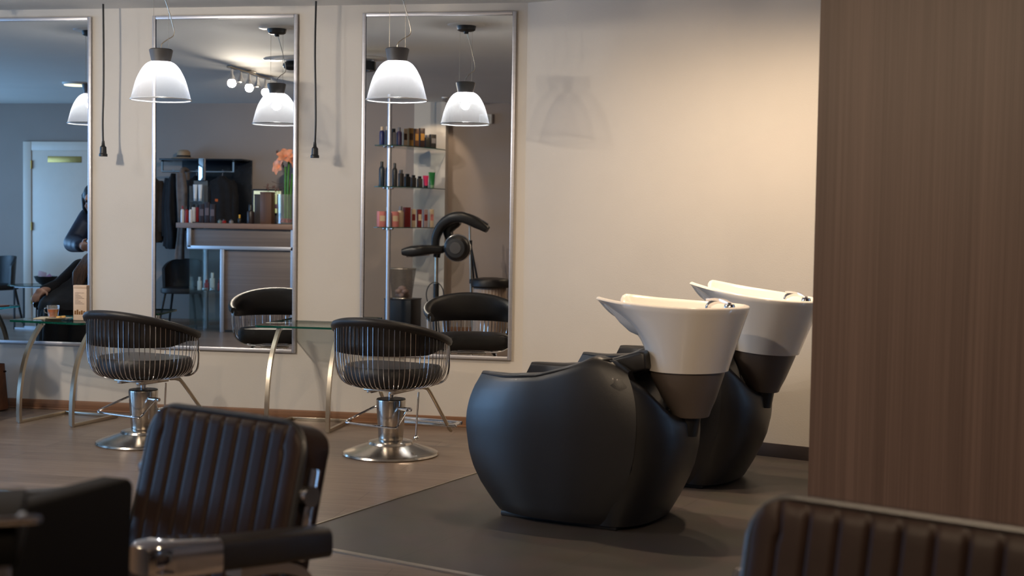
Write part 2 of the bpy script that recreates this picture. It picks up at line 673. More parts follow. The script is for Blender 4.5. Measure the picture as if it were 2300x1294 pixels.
# skirtings
b = MB().box(((XL + XB) / 2, -0.009, 0.032), (XB - XL, 0.018, 0.064), bev=0.004)
b.box(((XL + XB) / 2, -0.014, 0.006), (XB - XL, 0.028, 0.012), bev=0.003)
struct(b.obj('baseboard_front', M['skirt']))
b = MB().box((RW / 2, -0.006, 0.04), (RW, 0.012, 0.08), bev=0.002)
o = struct(b.obj('baseboard_right', M['skirt_tile']))
o.location = (XB, 0, 0)
o.rotation_euler = (0, 0, AW)
struct(MB().box(((XL - 2.3) / 2, YB + 0.007, 0.035), (-2.3 - XL, 0.014, 0.07), bev=0.003).obj('baseboard_back', M['skirt']))

# walnut partition at the right
PART = Vector((0.2, -3.70, 0))
b = MB().box((0.43, 0.30, CEIL / 2), (0.86, 0.60, CEIL - 0.002))
o = struct(b.obj('wall_partition', M['partition']))
o.location = PART
o.rotation_euler = (0, 0, R(-12))
o = struct(MB().box((0.866, -0.004, CEIL / 2), (0.012, 0.03, CEIL - 0.004), bev=0.002).obj('trim_3', M['satin']))
o.location = PART
o.rotation_euler = (0, 0, R(-12))

# white door in the back wall
DX = -8.10
b = MB()
for x in (DX - 0.62, DX + 0.62):
    b.box((x, YB + 0.02, 1.09), (0.11, 0.05, 2.18), bev=0.008)
b.box((DX, YB + 0.02, 2.125), (1.128, 0.05, 0.11), bev=0.008)
door = struct(b.obj('door_1', M['white_paint']))
MB().box((DX, YB + 0.018, 1.05), (1.12, 0.03, 2.08), bev=0.004).obj('door_leaf', M['white_paint'], door)
MB().box((DX - 0.13, YB + 0.036, 1.965), (0.44, 0.008, 0.075), bev=0.002).obj('door_plate', M['brass'], door)
for z in (0.25, 1.15, 1.9):
    MB().tube([(DX - 0.562, YB + 0.045, z - 0.05), (DX - 0.562, YB + 0.045, z + 0.05)], 0.011, 10).obj('hinge', M['brass'], door)
b = MB().box((DX + 0.49, YB + 0.045, 1.05), (0.04, 0.01, 0.2), bev=0.003)
b.tube(crv([(DX + 0.49, YB + 0.045, 1.08), (DX + 0.49, YB + 0.09, 1.08), (DX + 0.38, YB + 0.095, 1.08)], 5), 0.009, 10)
b.obj('door_handle', M['satin'], door)

# emergency light high on the back wall
t = thing('emergency_light', 'small pale emergency light box high on the back wall above the ribbed pouf', 'lamp', (-3.03, YB + 0.03, 2.46))
MB().box((0, 0, 0), (0.15, 0.06, 0.11), bev=0.01).obj('housing', M['white_plastic'], t)
MB().box((0, 0.034, 0), (0.11, 0.008, 0.07), bev=0.003).obj('lens', M['clear'], t)


# ================================================================== WALL MIRRORS
def wall_mirror(x0, x1, label):
    z0, z1 = 0.431, 2.592
    t = thing('wall_mirror', label, 'mirror', ((x0 + x1) / 2, 0, z0), 0, 'full-height mirrors on the front wall')
    w, h, fwid = x1 - x0, z1 - z0, 0.023
    b = MB()
    b.box((-w / 2 + fwid / 2, -0.010, h / 2), (fwid, 0.020, h), bev=0.004)
    b.box((w / 2 - fwid / 2, -0.010, h / 2), (fwid, 0.020, h), bev=0.004)
    b.box((0, -0.010, fwid / 2), (w - 2 * fwid, 0.020, fwid), bev=0.004)
    b.box((0, -0.010, h - fwid / 2), (w - 2 * fwid, 0.020, fwid), bev=0.004)
    b.obj('mirror_frame', M['alu'], t)
    MB().box((0, -0.005, h / 2), (w - 2 * fwid + 0.01, 0.01, h - 2 * fwid + 0.01)).obj('mirror_glass', M['mirror'], t)


wall_mirror(-5.27, -4.285, 'tall silver-framed mirror reflecting a white door and a person in a blue jacket')
wall_mirror(-3.857, -2.873, 'tall silver-framed mirror reflecting the reception counter and hanging coats')
wall_mirror(-2.445, -1.463, 'tall silver-framed mirror reflecting glass shelves of bottles and a hair dryer stand')


# ================================================================== PENDANT LAMPS
def make_pendant(label):
    t = thing('pendant_lamp', label, 'lamp', (0, 0, CEIL), 0, 'ribbed dome pendant lamps')
    zr, zt = 1.965 - CEIL, 2.182 - CEIL
    N = 360
    bell = [(v.x, v.y) for v in crv([(0, 1, 0), (.17, .943, 0), (.38, .872, 0), (.6, .772, 0), (.8, .632, 0), (.9, .53, 0), (.96, .44, 0), (1, .335, 0)], 5)]
    prof = []
    for k in range(31):
        f = k / 30
        z = lerp(zr, zt, f)
        prof.append((0.168 * interp(bell, f), z))
    b = MB()
    rings = []
    for r, z in prof:
        rings.append([Vector(((r + 0.0016 * (1 if j % 4 in (0, 1) else -1)) * math.cos(2 * math.pi * j / N),
                              (r + 0.0016 * (1 if j % 4 in (0, 1) else -1)) * math.sin(2 * math.pi * j / N), z)) for j in range(N)])
    b.ring_faces(rings, cap0=False, cap1=False)
    sh = b.obj('lamp_shade', M['shade'], t, sharp=80)
    MB().tube([(0.170 * math.cos(2 * math.pi * j / 72), 0.170 * math.sin(2 * math.pi * j / 72), zr) for j in range(72)], 0.0042, 8, closed=True).obj('shade_rim', M['clear_rim'], sh)
    MB().lathe([(0.0, zt + 0.072), (0.060, zt + 0.072), (0.067, zt + 0.066), (0.066, zt + 0.058), (0.054, zt + 0.004), (0.054, zt - 0.004), (0.0, zt - 0.004)], 40).obj('lamp_cap', M['grey_plastic'], t)
    MB().lathe([(0.0, zt - 0.004), (0.018, zt - 0.006), (0.026, zt - 0.018), (0.028, zt - 0.03), (0.02, zt - 0.043), (0.0, zt - 0.048)], 24).obj('bulb', M['bulb'], t)
    for s in (-1, 1):
        MB().tube([(s * 0.045, 0, zt + 0.07), (s * 0.045, 0, -0.035)], 0.0011, 6).obj('suspension_wire', M['satin'], t)
    MB().tube(crv([(0.0, 0, zt + 0.07), (0.004, 0, zt + 0.10), (0.03, 0.01, zt + 0.125), (0.072, 0.015, zt + 0.16), (0.055, 0.01, zt + 0.25), (0.022, 0, zt + 0.36), (0.0, 0, -0.04)], 8), 0.0028, 8).obj('lamp_cable', M['satin'], t)
    MB().lathe([(0.0, -0.062), (0.016, -0.06), (0.018, -0.045), (0.05, -0.043), (0.062, -0.036), (0.068, -0.012), (0.068, -0.006), (0.0, -0.006)], 40).obj('canopy', M['dark_plastic'], t)
    MB().lathe([(0.0, -0.008), (0.115, -0.008), (0.128, -0.003), (0.13, 0.0), (0.0, 0.0)], 48).obj('ceiling_rose', M['white_plastic'], t)
    return t


M['clear_rim'] = mat('shade_rim', srgb(230, 234, 240), 0.2, var=0.02, trans=0.2)
PEND = [(-3.36, -0.955, 'ribbed dome pendant lamp hanging before the mirror that shows the reception counter'),
        (-1.975, -0.91, 'ribbed dome pendant lamp hanging before the mirror that shows the glass shelves'),
        (-4.78, -0.955, 'ribbed dome pendant lamp seen only in the mirror beside the white door')]
lp0 = make_pendant(PEND[0][2])
for i, (x, y, lab) in enumerate(PEND):
    if i == 0:
        lp0.location = (x, y, CEIL)
    else:
        dup(lp0, (x, y, CEIL), R(0 if i == 2 else 6), lab)
    l = bpy.data.lights.new('pendant_light', 'POINT')
    l.energy = 5.5
    l.color = (1.0, 0.97, 0.93)
    l.shadow_soft_size = 0.03
    lo = bpy.data.objects.new('pendant_light', l)
    C.objects.link(lo)
    lo.location = (x, y, 2.095)


# ================================================================== HANGING SOCKET LEADS
def lead(x, y, label, bend):
    t = thing('hanging_socket_lead', label, 'cable', (x, y, CEIL), 0, 'black socket leads hanging from the ceiling')
    zb = 1.745 - CEIL
    MB().tube(crv([(0, 0, 0), (bend, 0, -0.3), (0.0, 0.004, -0.55), (-bend, 0, -0.75), (0, 0, zb)], 8), 0.0062, 10).obj('cord', M['dark_plastic'], t)
    MB().lathe([(0.0, zb + 0.03), (0.008, zb + 0.03), (0.011, zb), (0.02, zb - 0.01), (0.022, zb - 0.05), (0.027, zb - 0.055), (0.027, zb - 0.07), (0.0, zb - 0.07)], 24).obj('socket', M['dark_plastic'], t)


lead(-4.115, -0.18, 'black socket lead hanging on the wall strip beside the mirror with the white door', 0.003)
lead(-2.70, -0.17, 'black socket lead hanging on the wall strip between the counter mirror and shelf mirror', -0.004)


# ================================================================== WIRE SALON CHAIRS
def make_wire_chair(label):
    t = thing('salon_chair', label, 'chair', (0, 0, 0), 0, 'wire basket salon chairs on round steel bases')
    AMAX = R(114)
    RX, RY = 0.318, 0.300

    def rim(a, s=1.0):
        return Vector((RX * s * math.sin(a), -RY * s * math.cos(a), 0))

    def top(a):
        return 0.640 + 0.125 * math.cos(a / AMAX * R(90)) ** 1.2
    # steel base, sleeve, spindle
    MB().lathe([(0.0, 0.0), (0.262, 0.0), (0.267, 0.006), (0.262, 0.016), (0.245, 0.024), (0.128, 0.062), (0.122, 0.074), (0.118, 0.076), (0.07, 0.086), (0.0, 0.086)], 72).obj('base', M['steel'], t, sharp=25)
    MB().lathe([(0.0, 0.08), (0.066, 0.08), (0.068, 0.084), (0.083, 0.300), (0.082, 0.305), (0.0, 0.306)], 56).obj('pump_sleeve', M['steel'], t, sharp=25)
    MB().lathe([(0.0, 0.3055), (0.079, 0.3055), (0.079, 0.310), (0.0, 0.311)], 48).obj('sleeve_cap', M['dark_plastic'], t)
    MB().tube([(0, 0, 0.30), (0, 0, 0.37)], 0.017, 16).obj('spindle', M['chrome'], t)
    b = MB().box((0, 0, 0.368), (0.20, 0.26, 0.012), bev=0.004)
    b.box((-0.07, 0, 0.358), (0.03, 0.24, 0.02), bev=0.004).box((0.07, 0, 0.358), (0.03, 0.24, 0.02), bev=0.004)
    b.obj('seat_plate', M['steel'], t)
    # pedal hoop
    b = MB().tube(crv([(-0.075, 0.0, 0.262), (-0.085, -0.03, 0.262), (-0.16, -0.13, 0.21), (-0.192, -0.155, 0.187), (-0.16, -0.165, 0.182), (0.0, -0.165, 0.178), (0.10, -0.165, 0.176), (0.125, -0.155, 0.18), (0.132, -0.12, 0.21), (0.13, -0.04, 0.262)], 5), 0.0062, 8)
    b.tube([(0.07, -0.03, 0.262), (0.145, -0.03, 0.262)], 0.011, 10)
    b.obj('pump_pedal', M['chrome'], t)
    # footrest
    for s in (-1, 1):
        MB().tube(crv([(s * 0.145, 0.06, 0.374), (s * 0.155, 0.11, 0.368), (s * 0.165, 0.15, 0.335), (s * 0.185, 0.33, 0.125), (s * 0.188, 0.36, 0.10)], 5), 0.0105, 10).obj('footrest_arm', M['satin'], t)
    MB().tube(crv([(-0.20, 0.325, 0.132), (0.20, 0.325, 0.132), (0.212, 0.34, 0.132), (0.20, 0.43, 0.132), (0.185, 0.44, 0.132), (-0.185, 0.44, 0.132), (-0.20, 0.43, 0.132), (-0.212, 0.34, 0.132)], 4, closed=True), 0.0115, 10, closed=True).obj('footrest', M['chrome'], t)
    b = MB().tube([(0.185, -0.02, 0.36), (0.175, -0.02, 0.20), (0.172, -0.02, 0.12)], 0.005, 8)
    b.ell((0.172, -0.02, 0.108), (0.015, 0.015, 0.015))
    b.obj('recline_lever', M['chrome'], t)
    # wire basket
    b = MB()
    NW = 43
    for i in range(NW):
        a = lerp(-AMAX * 0.97, AMAX * 0.97, i / (NW - 1))
        pts = []
        for f, z in ((0.30, 0.383), (0.62, 0.384), (0.80, 0.398), (0.91, 0.43), (0.97, 0.48), (0.995, 0.55), (1.0, 0.62), (1.005, top(a) - 0.012)):
            q = rim(a, f)
            z = min(z, top(a) - 0.012) if f < 1.0 else z
            if f == 1.0:
                z = min(z, top(a) - 0.03)
            pts.append((q.x, q.y, z))
        b.tube(crv(pts, 3), 0.0026, 6)
    for f, z in ((0.30, 0.383), (0.62, 0.3835)):
        b.tube([(*rim(lerp(-AMAX, AMAX, k / 40), f).xy, z) for k in range(41)], 0.0042, 8)
    # chrome edge of the basket at the front of each arm
    for s in (-1, 1):
        a = s * AMAX
        e = [rim(a, 1.0)]
        b.tube(crv([(0.12 * s, 0.16, 0.383), (0.20 * s, 0.155, 0.387), (0.262 * s, 0.145, 0.42), (0.288 * s, 0.134, 0.48), (0.292 * s, 0.126, 0.56), (e[0].x, e[0].y, top(a) - 0.012)], 5), 0.0052, 8)
    b.tube([(-0.12, 0.16, 0.383), (0.12, 0.16, 0.383)], 0.0052, 8)
    b.obj('wire_basket', M['chrome'], t)

    # padded back: crescent band with an overhanging roll
    def pad(u, v):
        a = lerp(-AMAX, AMAX, u)
        zt = top(a)
        w = math.cos(a / AMAX * R(90))
        zb = lerp(zt - 0.045, 0.578, smooth01(w * 1.6))
        # loop: outer face up, roll, inner face down
        P = [(0.985, zb), (0.990, lerp(zb, zt, .3)), (0.992, lerp(zb, zt, .72)), (1.015, zt - 0.034), (1.055, zt - 0.026), (1.070, zt - 0.008), (1.050, zt + 0.008),
             (1.0, zt + 0.012), (0.94, zt + 0.002), (0.905, zt - 0.02), (0.895, lerp(zb, zt, .6)), (0.90, lerp(zb, zt, .3)), (0.93, zb + 0.004), (0.955, zb - 0.006)]
        f, z = P[int(round(v * len(P))) % len(P)]
        q = rim(a, f)
        return Vector((q.x, q.y, z))
    b = MB()
    NV = 14
    V = b.grid(pad, 61, NV, cv=True)
    b.bm.faces.new(V[0])
    b.bm.faces.new(V[-1][::-1])
    b.obj('padded_back', M['leather'], t, sharp=70)
    # seat cushion
    b = MB()
    prof = [(0.30, 0.398), (0.86, 0.398), (0.90, 0.412), (0.91, 0.45), (0.90, 0.482), (0.86, 0.498), (0.60, 0.503), (0.0, 0.503)]

    def plan(a, f):
        # D-shaped: round at the back, straight at the front
        x = 0.292 * math.sin(a)
        y = -0.275 * math.cos(a)
        if y > 0:
            y = 0.20 * abs(math.cos(a)) ** 0.45
            x = math.copysign(0.292 * abs(math.sin(a)) ** 0.5, math.sin(a))
        return Vector((x * f, y * f, 0))
    rings = []
    for f, z in prof:
        rings.append([plan(2 * math.pi * k / 56, max(f, 0.02)) + Vector((0, 0, z)) for k in range(56)])
    b.ring_faces(rings)
    b.obj('seat_cushion', M['leather'], t, sharp=50)
    return t


ch0 = make_wire_chair('black wire basket salon chair before the mirror that reflects the reception counter')
ch0.location = (-3.403, -1.085, 0)
ch0.rotation_euler = (0, 0, R(-17))
dup(ch0, (-1.946, -1.068, 0), R(-15), 'black wire basket salon chair between the glass table and the wash units')
dup(ch0, (-4.93, -1.075, 0), R(-14), 'wire basket salon chair with a seated client, its footrest at the left picture edge')


# ================================================================== GLASS STYLING TABLES
def make_table(label):
    t = thing('styling_table', label, 'table', (0, 0, 0), 0, 'glass styling tables on curved metal legs')
    for x in (-0.195, 0.195):
        MB().bar(crv([(x, -0.415, 0.012), (x, -0.416, 0.10), (x, -0.405, 0.22), (x, -0.372, 0.36), (x, -0.315, 0.48), (x, -0.235, 0.575), (x, -0.20, 0.603)], 5), 0.024, 0.024, (1, 0, 0)).obj('leg', M['satin'], t)
    b = MB()
    for x in (-0.195, 0.195):
        b.box((x, -0.19, 0.011), (0.022, 0.45, 0.022), bev=0.002)
    b.box((0, 0.025, 0.011), (0.368, 0.022, 0.022), bev=0.002)
    b.obj('floor_frame', M['satin'], t)
    for x in (-0.195, 0.195):
        MB().lathe([(0, 0.598), (0.02, 0.598), (0.02, 0.630), (0, 0.630)], 20, (x, -0.2, 0)).obj('glass_mount', M['chrome'], t)
    poly = []
    for cx, cy_, a0 in ((-0.235, -0.385, 180), (0.235, -0.385, 270), (0.235, 0.0, 0), (-0.235, 0.0, 90)):
        for k in range(5):
            a = R(a0 + 90 * k / 4)
            poly.append((cx + 0.045 * math.cos(a), cy_ + 0.045 * math.sin(a)))
    g = MB()
    vs = [g.bm.verts.new((x, y, 0.6425)) for x, y in poly]
    g.bm.faces.new(vs)
    vs = [g.bm.verts.new((x, y, 0.6305)) for x, y in poly]
    g.bm.faces.new(vs[::-1])
    tt = g.obj('glass_top', M['glass'], t, fix=False)
    e = MB()
    n = len(poly)
    v0 = [e.bm.verts.new((x, y, 0.6305)) for x, y in poly]
    v1 = [e.bm.verts.new((x, y, 0.6425)) for x, y in poly]
    for i in range(n):
        e.bm.faces.new((v0[i], v0[(i + 1) % n], v1[(i + 1) % n], v1[i]))
    e.obj('glass_edge', M['glass_edge'], tt)
    return t


TL, TLR = Vector((-4.195, -0.235, 0)), R(-9)
tb0 = make_table('glass styling table with a tea glass and card box, left of the wire chairs')
tb0.location = TL
tb0.rotation_euler = (0, 0, TLR)
dup(tb0, (-2.70, -0.05, 0), R(0), 'bare glass styling table standing between the two wire chairs')
dup(tb0, (-5.415, -0.22, 0), R(-4), 'styling table with a brown magazine, seen in the mirror at the left edge')


def on_table(x, y):
    c, s = math.cos(TLR), math.sin(TLR)
    return Vector((TL.x + c * x - s * y, TL.y + s * x + c * y, 0.643))


# tea glass on its saucer
p = on_table(-0.035, -0.28)
t = thing('saucer', 'cream saucer under the tea glass on the glass table', 'saucer', p)
MB().lathe([(0, 0), (0.035, 0), (0.05, 0.004), (0.072, 0.009), (0.071, 0.011), (0.045, 0.006), (0, 0.005)], 40).obj('saucer_dish', M['paper'], t)
t = thing('tea_glass', 'glass cup of amber tea on a saucer on the glass table', 'cup', p + Vector((-0.01, 0, 0.0065)))
MB().lathe([(0, 0), (0.026, 0), (0.03, 0.004), (0.038, 0.078), (0.036, 0.078), (0.029, 0.008), (0, 0.006)], 32).obj('cup', M['clear'], t)
MB().lathe([(0, 0.0065), (0.0275, 0.0065), (0.0345, 0.055), (0, 0.055)], 32).obj('tea', M['tea'], t)
MB().tube(crv([(-0.036, 0, 0.062), (-0.056, 0, 0.06), (-0.058, 0, 0.035), (-0.036, 0, 0.028)], 5), 0.0035, 8).obj('handle', M['clear'], t)
for k, (dx, dy) in enumerate(((0.052, 0.012), (0.045, -0.032))):
    o = MB().lathe([(0, 0), (0.014, 0), (0.016, 0.004), (0.014, 0.009), (0, 0.01)], 18).obj('biscuit', M['biscuit'])
    o.location = p + Vector((dx, dy, 0.0105))
    o.rotation_euler = (R(6), 0, 0)
    tag(o, ('small round biscuit on the saucer behind the tea glass', 'small round biscuit on the saucer edge nearest the chair')[k], 'biscuit', 'biscuits on the saucer')
o = MB().box((0, 0, 0.002), (0.20, 0.15, 0.004), R(12)).obj('magazine', M['paper'])
o.location = on_table(-0.11, -0.20) + Vector((0, 0, 0.0))
tag(o, 'pale magazine lying flat under the tea saucer on the glass table', 'magazine')
for o2 in bpy.data.objects:
    if o2.name.startswith(('saucer', 'tea_glass', 'biscuit')) and o2.parent is None:
        o2.location.z += 0.004
# card box with print
t = thing('card_box', 'tall cream card box with printed lines standing on the glass table', 'box', on_table(0.12, -0.22), R(2))
MB().box((0, 0, 0.10), (0.088, 0.045, 0.20), bev=0.002).obj('carton', M['card'], t)
MB().box((0, -0.001, 0.207), (0.09, 0.046, 0.022), bev=0.004).obj('folded_lid', paint(205, 180, 158), t)
b = MB()
for k in range(9):
    w = 0.06 - 0.012 * ((k * 7) % 4)
    b.box((-0.032 + w / 2, -0.0231, 0.170 - k * 0.0085), (w, 0.0006, 0.0022))
b.obj('printed_lines', paint(122, 104, 96), t)
b = MB()
for k, h in enumerate((0.024, 0.03, 0.02, 0.026, 0.022)):
    b.box((-0.03 + k * 0.0145, -0.0231, 0.035 + h / 2), (0.011, 0.0006, h))
b.obj('printed_picture', paint(128, 88, 44), t)
o = MB().box((0, 0, 0.006), (0.21, 0.15, 0.012), R(8), bev=0.001).obj('magazine', paint(150, 112, 104))
o.location = (-5.27, -0.42, 0.643)
tag(o, 'brown magazine lying on the styling table at the left edge of the mirror', 'magazine')

# brown bag by the wall at the far left
t = thing('leather_bag', 'brown leather bag standing against the front wall at the left picture edge', 'bag', (-4.99, -0.16, 0), R(4))
b = MB()
b.grid(lambda u, v: Vector((0.17 * math.copysign(abs(math.cos(2 * math.pi * u)) ** .35, math.cos(2 * math.pi * u)) * (1 - .10 * v),
                            0.07 * math.copysign(abs(math.sin(2 * math.pi * u)) ** .5, math.sin(2 * math.pi * u)) * (1 - .45 * v), 0.01 + 0.30 * v)), 48, 10, cu=True)
b.box((0, 0, 0.012), (0.30, 0.12, 0.02), bev=0.008)
b.obj('bag_body', M['bag'], t)
MB().tube(crv([(-0.09, 0.03, 0.29), (-0.07, 0.02, 0.38), (0.0, 0.01, 0.41), (0.07, 0.02, 0.38), (0.09, 0.03, 0.29)], 6), 0.008, 8).obj('handle', M['bag'], t)
MB().box((0.155, 0.0, 0.26), (0.03, 0.015, 0.012), bev=0.003).obj('strap_tab', M['leather_brown'], t)


# ================================================================== BACKWASH UNITS
def make_wash_unit(label, tilt=0.0):
    t = thing('backwash_unit', label, 'shampoo chair', (0, 0, 0), 0, 'black backwash units with white basins')
    zt_tab = [(-0.40, 0.616), (-0.35, 0.622), (-0.224, 0.622), (-0.05, 0.638), (0.118, 0.684), (0.241, 0.72), (0.285, 0.728), (0.32, 0.716), (0.353, 0.678), (0.41, 0.60)]
    uL_tab = [(0.0, -0.262), (0.02, -0.277), (0.05, -0.304), (0.14, -0.372), (0.21, -0.408), (0.274, -0.427), (0.39, -0.441), (0.45, -0.437), (0.51, -0.425), (0.57, -0.402), (0.618, -0.372)]
    uR_tab = [(0.0, 0.24), (0.02, 0.258), (0.08, 0.298), (0.145, 0.334), (0.23, 0.370), (0.318, 0.394), (0.40, 0.405), (0.466, 0.407), (0.54, 0.401), (0.593, 0.388), (0.64, 0.372), (0.678, 0.350), (0.70, 0.33), (0.73, 0.285)]

    def arm(sgn):
        NU, NT = 44, 26

        def pt(s, w, inner):
            # w 0..1 bottom -> top along the face
            z = 0.02 + w * 0.60
            u = lerp(interp(uL_tab, z), interp(uR_tab, z * 1.06), s)
            zt = interp(zt_tab, u)
            z = 0.02 + w * (zt - 0.02)
            u = lerp(interp(uL_tab, min(z, 0.618)), interp(uR_tab, z), s)
            e = abs(2 * s - 1)
            if inner:
                v = 0.222 + 0.0 * s
                if s < 0.12:
                    v -= 0.01 * (0.12 - s) / 0.12
            else:
                off = 0.088 * max(0, 1 - s / 0.45) ** 2.2 if s < 0.45 else 0.05 * max(0, (s - 0.6) / 0.4) ** 2
                off += 0.040 * (1 - w) ** 2 + 0.022 * max(0, (w - 0.6) / 0.4) ** 2
                v = 0.352 - off
            return Vector((u, sgn * v, z))
        b = MB()
        rings = []
        for i in range(NU):
            s = i / (NU - 1)
            loop = [pt(s, k / (NT - 1), False) for k in range(NT)]
            loopi = [pt(s, 1 - k / 11, True) for k in range(12)]
            a, c = loop[-1], loopi[0]
            topz = [a.lerp(c, f) + Vector((0, 0, h)) for f, h in ((0.08, .006), (.25, .011), (.5, .013), (.75, .011), (.92, .006))]
            rings.append(loop + topz + loopi)
        b.ring_faces(rings)
        o = b.obj('armrest_panel', M['leather_soft'], t, sharp=60)
        sm = o.modifiers.new('smooth', 'SMOOTH')
        sm.iterations = 2
        sm.factor = 0.5
        return o
    arm(-1)
    arm(1)
    # piping along the outer top edge of each arm
    for sgn in (-1, 1):
        pts = []
        for k in range(30):
            u = lerp(-0.368, 0.282, k / 29)
            s = k / 29
            off = 0.088 * max(0, 1 - s / 0.45) ** 2.2 if s < 0.45 else 0.05 * max(0, (s - 0.6) / 0.4) ** 2
            pts.append((u, sgn * (0.330 - off - 0.002), interp(zt_tab, u) + 0.002))
        MB().tube(pts, 0.0042, 6).obj('piping', M['leather_soft'], t)

    # rear shell
    def shell(u, v):
        a = lerp(-100, 100, u)
        ztop = interp([(0.0, 0.462), (0.25, 0.49), (0.50, 0.60), (0.7, 0.645), (1.0, 0.655)], abs(a) / 90)
        w = min(1.0, v / 0.8)
        z = lerp(0.02, ztop, w)
        ur = interp([(0.02, 0.392), (0.10, 0.442), (0.181, 0.484), (0.25, 0.512), (0.339, 0.531), (0.40, 0.534), (0.454, 0.530), (0.55, 0.50), (0.66, 0.45)], z)
        hv = 0.318 - 0.05 * (1 - w) ** 2
        k = 1.0 if v <= 0.8 else 1 - 0.5 * ((v - 0.8) / 0.2)
        x = 0.26 + (ur - 0.26) * math.copysign(abs(math.cos(R(a))) ** 0.85, math.cos(R(a))) * k
        y = hv * math.copysign(abs(math.sin(R(a))) ** 0.85, math.sin(R(a))) * k
        return Vector((x, y, z + (0.012 * math.sin(math.pi * (v - .8) / .2) if v > .8 else 0)))
    b = MB()
    V = b.grid(shell, 49, 22)
    b.bm.faces.new([V[i][0] for i in range(49)])
    b.bm.faces.new([V[i][-1] for i in range(48, -1, -1)])
    b.bm.faces.new([V[0][j] for j in range(22)] + [V[-1][j] for j in range(21, -1, -1)])
    b.obj('rear_shell', M['leather_soft'], t, sharp=50)
    # reclined backrest, seat, front body, plinth
    MB().prism([(-0.02, 0.40), (0.10, 0.56), (0.225, 0.708), (0.25, 0.722), (0.377, 0.764), (0.398, 0.755), (0.405, 0.686), (0.294, 0.652), (0.16, 0.46), (0.10, 0.40)], 'y', -0.215, 0.215, bev=0.012, seg=3).obj('backrest', M['leather_soft'], t, sharp=50)
    MB().box((-0.13, 0, 0.365), (0.44, 0.41, 0.11), bev=0.03, seg=4).obj('seat_cushion', M['leather_soft'], t)
    MB().box((-0.07, 0, 0.165), (0.40, 0.42, 0.29), bev=0.02).obj('seat_box', M['leather_soft'], t)
    MB().box((0.02, 0, 0.012), (0.56, 0.50, 0.024), bev=0.006).obj('plinth', M['dark_plastic'], t)

    # ------ basin with neck notch
    half = [(0.757, 0.0, 0.944), (0.750, 0.075, 0.944), (0.715, 0.155, 0.944), (0.64, 0.220, 0.944), (0.53, 0.248, 0.945), (0.40, 0.243, 0.949), (0.28, 0.217, 0.955),
            (0.195, 0.187, 0.963), (0.148, 0.162, 0.968), (0.134, 0.138, 0.967), (0.136, 0.112, 0.955), (0.152, 0.085, 0.925), (0.172, 0.045, 0.893), (0.180, 0.0, 0.884)]
    full = half + [(u, -v, z) for u, v, z in half[-2:0:-1]]
    rimp = crv(full, 4, closed=True)
    n = len(rimp)
    ctr = Vector((0.505, 0, 0))
    zb = 0.676
    rows = []
    for k in range(15):                         # outer face, bottom to rim
        h = k / 14
        ring = []
        for q in rimp:
            d = Vector((q.x - ctr.x, q.y, 0))
            a = math.atan2(d.y / 0.25, d.x / (0.26 if d.x > 0 else 0.37))
            bt = Vector((0.505 + 0.172 * math.cos(a), 0.192 * math.sin(a), zb))
            fr = smooth01((-math.cos(a) - 0.05) / 0.9)
            wgt = h ** lerp(1.05, 2.5, fr)
            z = lerp(zb, q.z, h if fr < 0.5 else h ** lerp(1.0, 0.93, fr))
            ring.append(Vector((lerp(bt.x, q.x, wgt), lerp(bt.y, q.y, wgt), z)))
        rows.append(ring)
    for inset, dz in ((0.004, 0.007), (0.013, 0.0105), (0.022, 0.008), (0.029, -0.004)):   # rounded lip
        ring = []
        for i, q in enumerate(rimp):
            tng = (rimp[(i + 1) % n] - rimp[i - 1])
            nn = Vector((-tng.y, tng.x, 0)).normalized()
            ring.append(q + nn * inset + Vector((0, 0, dz)))
        rows.append(ring)
    last = rows[-1]
    for f, dz in ((0.90, 0.03), (0.80, 0.065), (0.66, 0.10), (0.45, 0.125), (0.2, 0.135), (0.03, 0.138)):
        ring = []
        for q in last:
            c2 = Vector((0.47, 0, 0))
            zz = max(lerp(q.z, 0.795, min(1, dz / 0.13)), 0.795) - 0.0
            ring.append(Vector((lerp(c2.x, q.x, f), q.y * f, zz)))
        rows.append(ring)
    b = MB()
    b.ring_faces(rows)
    basin = b.obj('basin', M['ceramic'], t, sharp=60)
    # tapered trunk under the basin
    rows = []
    for f, z in ((1.0, 0.680), (0.98, 0.66), (0.5, 0.55), (0.22, 0.500), (0.17, 0.486), (0.12, 0.478)):
        ring = []
        for k in range(48):
            a = 2 * math.pi * k / 48
            ring.append(Vector((lerp(0.530, 0.502, f) + lerp(0.062, 0.160, f) * math.cos(a), lerp(0.075, 0.178, f) * math.sin(a), z)))
        rows.append(ring)
    trunk = MB().ring_faces(rows).obj('basin_trunk', M['taupe_plastic'], t, sharp=50)
    MB().tube([(0.50, 0, 0.40), (0.515, 0, 0.49)], 0.055, 24).obj('basin_pivot', M['dark_plastic'], t)
    # tap and mixer on the rear deck
    b = MB().tube(crv([(0.665, 0.075, 0.900), (0.662, 0.075, 0.945), (0.64, 0.072, 0.966), (0.605, 0.066, 0.968), (0.575, 0.062, 0.953), (0.568, 0.060, 0.935)], 6), [0.0125] * 31, 14)
    b.lathe([(0, 0.885), (0.02, 0.885), (0.02, 0.908), (0, 0.908)], 20, (0.665, 0.075, 0))
    tap = b.obj('spray_tap', M['chrome'], basin)
    b = MB().lathe([(0, 0.90), (0.024, 0.90), (0.024, 0.952), (0.02, 0.964), (0, 0.967)], 24, (0.700, -0.035, 0))
    b.bar(crv([(0.70, -0.035, 0.966), (0.66, -0.02, 0.978), (0.62, 0.0, 0.980), (0.585, 0.012, 0.976)], 4), 0.026, 0.010, (0.3, 1, 0))
    b.obj('mixer_lever', M['chrome'], basin)
